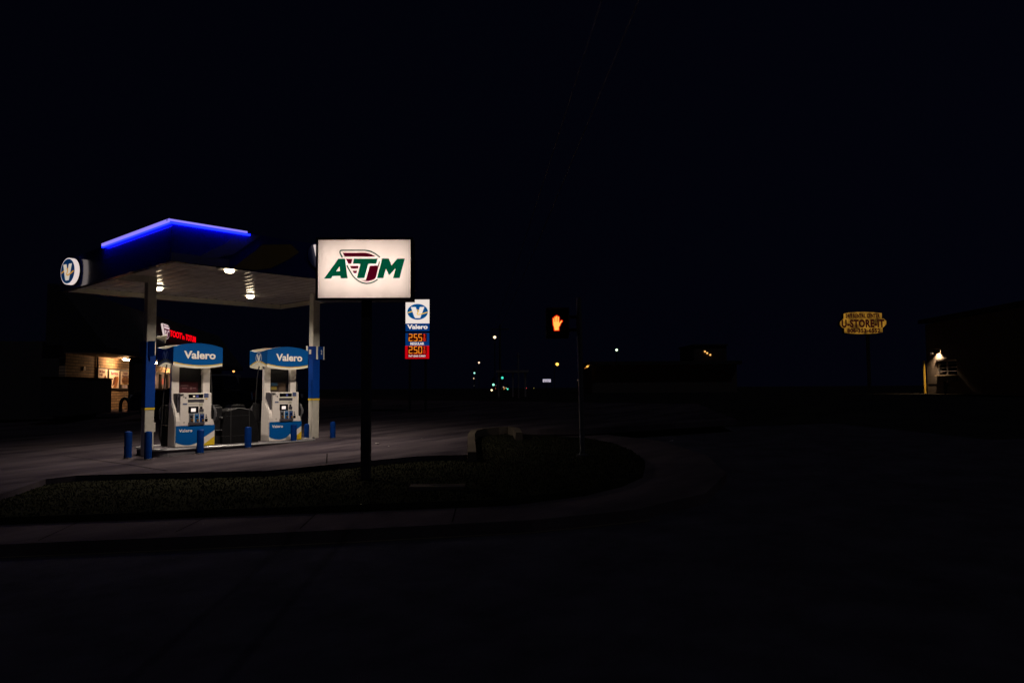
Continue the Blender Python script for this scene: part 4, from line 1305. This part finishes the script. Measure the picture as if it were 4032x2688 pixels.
lamp(1993, 1527, 240, .15, (.8, .75, .5), 1.1, 'small yellowish lamp right of the far lit strip')
lamp(1982, 1559, 140, .15, (1, .85, .35), 1.4, 'yellow car headlight lowest in the far road cluster, built as a post lamp')  # another far headlight, given the same post and globe
lamp(1978, 1552, 150, .1, (.8, .5, .2), .9, 'tiny amber lamp above the lowest yellow one')
lamp(1989, 1564, 150, .1, (.7, .42, .28), .8, 'tiny orange lamp right below the lowest yellow one')
lamp(2072, 1527, 180, .13, (1, .08, .1), 1.0, 'red beacon lamp just right of the bus shelter', grp='red beacons')
lamp(2050, 1537, 180, .12, (.35, .02, .03), .8, 'dim red beacon lamp seen through the bus shelter', grp='red beacons')
lamp(2102, 1527, 180, .08, (.6, .5, .1), .8, 'tiny yellow lamp left of the white far sign')
lamp(2275, 1496, 90, .07, (.25, .16, .12), .6, 'faint brownish lamp at the left edge of the signal pole')


def signal(px, py, d, col, s, label, r=.17):
    p = at_dist(px, py, d)
    base = p.copy(); base.z = ground_z((p.x, p.y, 0))-.02
    t = thing('traffic_light', label, 'traffic light', base, RZF, 'distant green traffic lights')
    h = p.z-base.z
    MB().tube([(0, .25, -.1), (0, .25, h+1.1)], .08, 8).build('pole', m_dsteel, t)
    hs_ = MB().box(-.22, .22, 0, .24, h-.26, h+.95).build('housing', m_black, t)
    MB().prism(ell(0, h, r, r, 16), -.02, -.001).build('lens', EM('green signal', col, s, False), hs_)
    MB().prism(ell(0, h+.35, .13, .13, 16), -.02, -.001).prism(ell(0, h+.7, .13, .13, 16), -.02, -.001).build('dark_lens', m_disp, hs_)
signal(1868, 1468, 150, (.35, 1, .75), 1.6, 'leftmost green traffic light, above a warm lamp')
signal(1943, 1514, 110, (.3, 1, .7), 1.8, 'bright green traffic light beside a small red sign')
signal(1978, 1487, 95, (.05, .7, .5), 1.3, 'teal green traffic light topmost over the far road cluster', .16)
signal(1999, 1531, 150, (.1, .9, .6), 1.3, 'small green traffic light right of the far road cluster', .16)


def lit_panel(px, py, d, w, h, col, label, marks=None, cat='sign', name='lit_sign'):
    p = at_dist(px, py, d)
    base = p.copy(); base.z = ground_z((p.x, p.y, 0))-.02
    t = thing(name, label, cat, base, RZF, None)
    W_, H_ = w*d/FP, h*d/FP
    z = p.z-base.z
    MB().box(-W_/2-.03, W_/2+.03, .01, .3, z-H_/2-.03, z+H_/2+.03).build('sign_cabinet', m_black, t)
    fc = MB().box(-W_/2, W_/2, -.005, .008, z-H_/2, z+H_/2).build('lit_face', EM('lit panel', col, 1.0, False), t)
    if marks:
        mb = MB()
        for q in marks:
            mb.prism([(a*W_, z+b*H_) for a, b in q], -.012, -.006)
        mb.build('dark_marks', EM('dark panel marks', (.06, .05, .07), 1.0, False), t)
    MB().box(-.06, .06, .1, .22, -.1, z-H_/2).build('post', m_dsteel, t)
    return t
lit_panel(2153, 1498, 120, 31, 12, (.55, .50, .60), 'small lit white sign with dark scribbled marks left of the signal pole',
          [[(-.42, .0), (-.33, .3), (-.25, -.25), (-.33, -.2)], [(-.2, .1), (-.12, .25), (-.03, .12), (-.06, -.15), (-.17, -.15), (-.12, .02)], [(.03, .25), (.12, .3), (.1, -.1), (.05, -.3)], [(.18, -.25), (.25, .3), (.33, .25), (.40, -.2), (.3, .05)], [(-.4, -.36), (.3, -.36), (.3, -.46), (-.4, -.46)]])
lit_panel(1950, 1529, 110.5, 4, 7, (.55, .10, .05), 'small red lit sign below the bright green traffic light')
lit_panel(1951, 1517, 111, 7, 4, (.10, .05, .05), 'dull pinkish panel right of the bright green traffic light')
lit_panel(1985, 1528, 200, 2.4, 10, (.75, .32, .08), 'upper narrow orange light streak in the far road cluster, built as a lit panel')  # this and the next: streaks of far road light modelled as lit panels
lit_panel(1986, 1547, 180, 2.6, 12, (.75, .30, .10), 'lower narrow orange light streak in the far road cluster, built as a lit panel')

# low dark building right of the signal pole with a tube lamp up its gable
wo = at_dist(2320, 1545, 75)
wo.z = .55
wb = thing('dark_shed', 'low unlit building behind the signal pole, orange tube lamp on its corner', 'building', wo, RZF)
F = plane(wo, RZF)
a, b = F(2332, 1545), F(2900, 1430)
MB().box(a[0], b[0], .0, 10, -.4, b[1]-.1).build('wall', M('dark stucco', (.05, .045, .04), rough=.9), wb)
MB().box(a[0]-.3, b[0]+.3, -.8, 10.3, b[1]-.1, b[1]+.25).build('roof', m_roof, wb)
m_rust = M('rust bracket', (.12, .08, .06))
for px in (2345, 2360, 2372, 2395, 2412, 2444):
    x = F(px, 1435)[0]
    MB().box(x-.03, x+.03, -.82, -.801, b[1]-.08, b[1]+.2).build('fascia_bracket', m_rust, wb)
c0, c1 = F(2302, 1450, -.4), F(2326, 1433, -.4)
lt = MB().tube([(c0[0], -.4, c0[1]), (c1[0], -.4, c1[1])], .045, 8).build('tube_lamp', EM('dull tube ends', (.30, .10, .02), 1.0, False), wb)
lerp = lambda k: (c0[0]+(c1[0]-c0[0])*k, -.4, c0[1]+(c1[1]-c0[1])*k)
MB().tube([lerp(.3), lerp(.62)], .085, 8).build('glowing_tube', EM('orange tube', (1, .5, .08), 1.3, False), lt)
MB().tube([lerp(1.0), (a[0]+.1, -.1, c1[1]+.25)], .04, 6).build('tube_bracket', m_dsteel, wb)

# far wall lamps in a row on a dark block
wo = at_dist(2800, 1540, 110); wo.z = .6
db = thing('dark_block', 'unlit two storey block carrying three small orange wall lamps', 'building', wo, RZF)
F = plane(wo, RZF)
a, b = F(2735, 1540), F(2860, 1360)
MB().box(a[0], b[0], 0, 9, -.4, b[1]).build('wall', M('dark block wall', (.03, .025, .022), rough=.9), db)
MB().box(a[0]-.2, b[0]+.2, -.2, 9.2, b[1], b[1]+.2).build('parapet', m_roof, db)
for px, py in ((2776, 1384), (2785, 1390), (2797, 1397)):
    x, z = F(px, py, -.2)
    l_ = MB().box(x-.16, x+.16, -.25, -.005, z+.14, z+.2).build('wall_lamp', m_black, db)
    b_ = MB(); b_.lathe([(.04, z-.12), (.13, z-.05), (.14, z+.05), (.1, z+.135)], 10, (x, -.15)); b_.build('globe', EM('orange wall globe', (1, .48, .12), 1.4, False), l_)

# bus shelter
p = at_dist(2022, 1612, 46); p.z = gz(p.x)-.02
p.z = at_dist(2022, 1612, 46).z
bs = thing('bus_shelter', 'dim empty glass bus shelter far behind, framing the distant road lights', 'bus shelter', p, RZF)
F = plane(p, RZF)
m_sh = M('grey shelter frame', (.16, .16, .17), rough=.5)
xl, xr = F(1964, 1600)[0], F(2070, 1600)[0]
zt2 = F(2000, 1466)[1]
MB().box(xl-.15, xr+.2, -.2, 1.3, zt2, zt2+.14).build('roof', m_sh, bs)
for x in (xl, (xl+xr)/2+.05, xr):
    for y in (0, 1.1):
        MB().box(x-.045, x+.045, y-.045, y+.045, -.05, zt2).build('leg', m_sh, bs)
MB().box(xl+.046, xr-.046, .02, .06, .05, .13).box(xl+.046, xr-.046, 1.08, 1.12, .05, .13).build('rail', m_sh, bs)
MB().box(xl+.3, xr-.3, .7, 1.05, .42, .47).build('bench', m_sh, bs)

# ------------------------------------------------------------------ utility pole and overhead wires
WD = az_dir(-2.8)
WR = az_dir(87.2)
def wpt(lat, dist, h):
    q = WR*lat + WD*dist
    return Vector((q.x, q.y, h))
up0 = wpt(3.4, 105, 0); up0.z = ground_z((up0.x, up0.y, 0))-.05
upo = thing('utility_pole', 'dark wooden utility pole far up the road carrying the overhead wires', 'utility pole', up0, rz_of(WR))
m_wood = M('dark creosote wood', (.03, .022, .016), rough=.9, var=.3, scale=10)
MB().tube([(0, 0, -.2), (0, 0, 9.6)], [.16, .11], 12).build('pole', m_wood, upo, smooth=True)
MB().box(-1.3, 1.3, -.19, -.10, 8.9, 9.02).build('crossarm', m_wood, upo)
mb = MB()
for x in (-1.1, -.35, 1.0):
    mb.lathe([(.03, 9.02), (.05, 9.06), (.03, 9.1), (.05, 9.14), (.02, 9.18)], 8, (x, -.145))
mb.build('insulators', m_grey, upo)
up1 = wpt(3.4, -40, 0); up1.z = -.6
m_wire = M('wire', (.5, .46, .45), rough=.5)
for k, (lat0, lat1, r, lab) in enumerate(((2.35, 2.3, .014, 'left overhead wire climbing from the far road to the top of the picture'), (3.08, 3.05, .016, 'right overhead wire, the more visible of the pair crossing the sky'))):
    pts = []
    for i in range(41):
        t = i/40
        dd = -40+145*t
        sag = 4*t*(1-t)*.9
        pts.append(wpt(lat1+(lat0-lat1)*t, dd, 9.15+(.15 if k else 0)-sag + (up0.z+9.1-9.15)*t*.0))
    o = MB().tube(pts, r, 6).build('overhead_wire', m_wire)
    tag(o, lab, 'wire', 'overhead wires')
thn = at_dist(2042, 1500, 40)
tp = thing('sign_pole', 'very faint thin bare pole standing before the bus shelter', 'pole', (thn.x, thn.y, gz(thn.x)-.05), RZF)
MB().tube([(0, 0, 0), (0, 0, at_dist(2042, 1390, 40).z-tp.location.z)], .035, 8).build('shaft', M('thin pole', (.12, .12, .13), rough=.5), tp)
MB().box(-.1, .1, -.02, .02, at_dist(2042, 1405, 40).z-tp.location.z, at_dist(2042, 1400, 40).z-tp.location.z).build('bracket', m_dsteel, tp)

# ------------------------------------------------------------------ sky, night fill, camera
w = D.worlds.new('World'); SC.world = w; w.use_nodes = True
nt = w.node_tree
bg = nt.nodes['Background']
sky = nt.nodes.new('ShaderNodeTexSky')
sky.sky_type = 'NISHITA'
sky.sun_disc = False
SUN_EL, SUN_AZ = math.radians(55), math.radians(200)
sky.sun_elevation = SUN_EL
sky.air_density = 1.0; sky.dust_density = .0; sky.ozone_density = 4
hs_n = nt.nodes.new('ShaderNodeMix'); hs_n.data_type = 'RGBA'; hs_n.blend_type = 'MULTIPLY'
hs_n.inputs['Factor'].default_value = 1
hs_n.inputs['B'].default_value = (1.0, .68, 1.1, 1)
tcw = nt.nodes.new('ShaderNodeTexCoord')
vm = nt.nodes.new('ShaderNodeVectorMath'); vm.operation = 'ADD'; vm.inputs[1].default_value = (0, 0, 1.2)     # even night sky, close to its zenith colour all round
vn = nt.nodes.new('ShaderNodeVectorMath'); vn.operation = 'NORMALIZE'
nt.links.new(tcw.outputs['Generated'], vm.inputs[0]); nt.links.new(vm.outputs[0], vn.inputs[0]); nt.links.new(vn.outputs[0], sky.inputs['Vector'])
nt.links.new(sky.outputs[0], hs_n.inputs['A'])
nt.links.new(hs_n.outputs['Result'], bg.inputs['Color'])
bg.inputs['Strength'].default_value = .0009
ldir = (az_dir(130)*math.cos(SUN_EL) + Vector((0, 0, math.sin(SUN_EL))))     # direction of the added fill lamp: behind the camera
sky.sun_rotation = math.atan2(ldir.x, ldir.y)
su = D.lights.new('night_fill', 'SUN'); su.energy = .11; su.angle = math.radians(.5); su.color = (.86, .84, 1)  # added fill that lifts the dark ground, standing in for unseen street lamps
so_ = D.objects.new('night_fill', su); COL.objects.link(so_)
so_.rotation_euler = ldir.to_track_quat('Z', 'Y').to_euler()

cam = D.cameras.new('camera')
cam.sensor_width = 36; cam.lens = 36*FP/4032
cam.clip_start = .1; cam.clip_end = 3000
co = D.objects.new('camera', cam); COL.objects.link(co)
mat = Matrix((( _R.x, _U.x, -_fw.x, CAM.x), (_R.y, _U.y, -_fw.y, CAM.y), (_R.z, _U.z, -_fw.z, CAM.z), (0, 0, 0, 1)))
co.matrix_world = mat
SC.camera = co

SC.render.engine = 'CYCLES'
SC.cycles.use_denoising = True
SC.cycles.sample_clamp_indirect = 4
SC.cycles.max_bounces = 6
SC.cycles.use_light_tree = True
SC.view_settings.view_transform = 'Standard'
SC.view_settings.look = 'None'
SC.view_settings.exposure = 0
SC.view_settings.gamma = 1
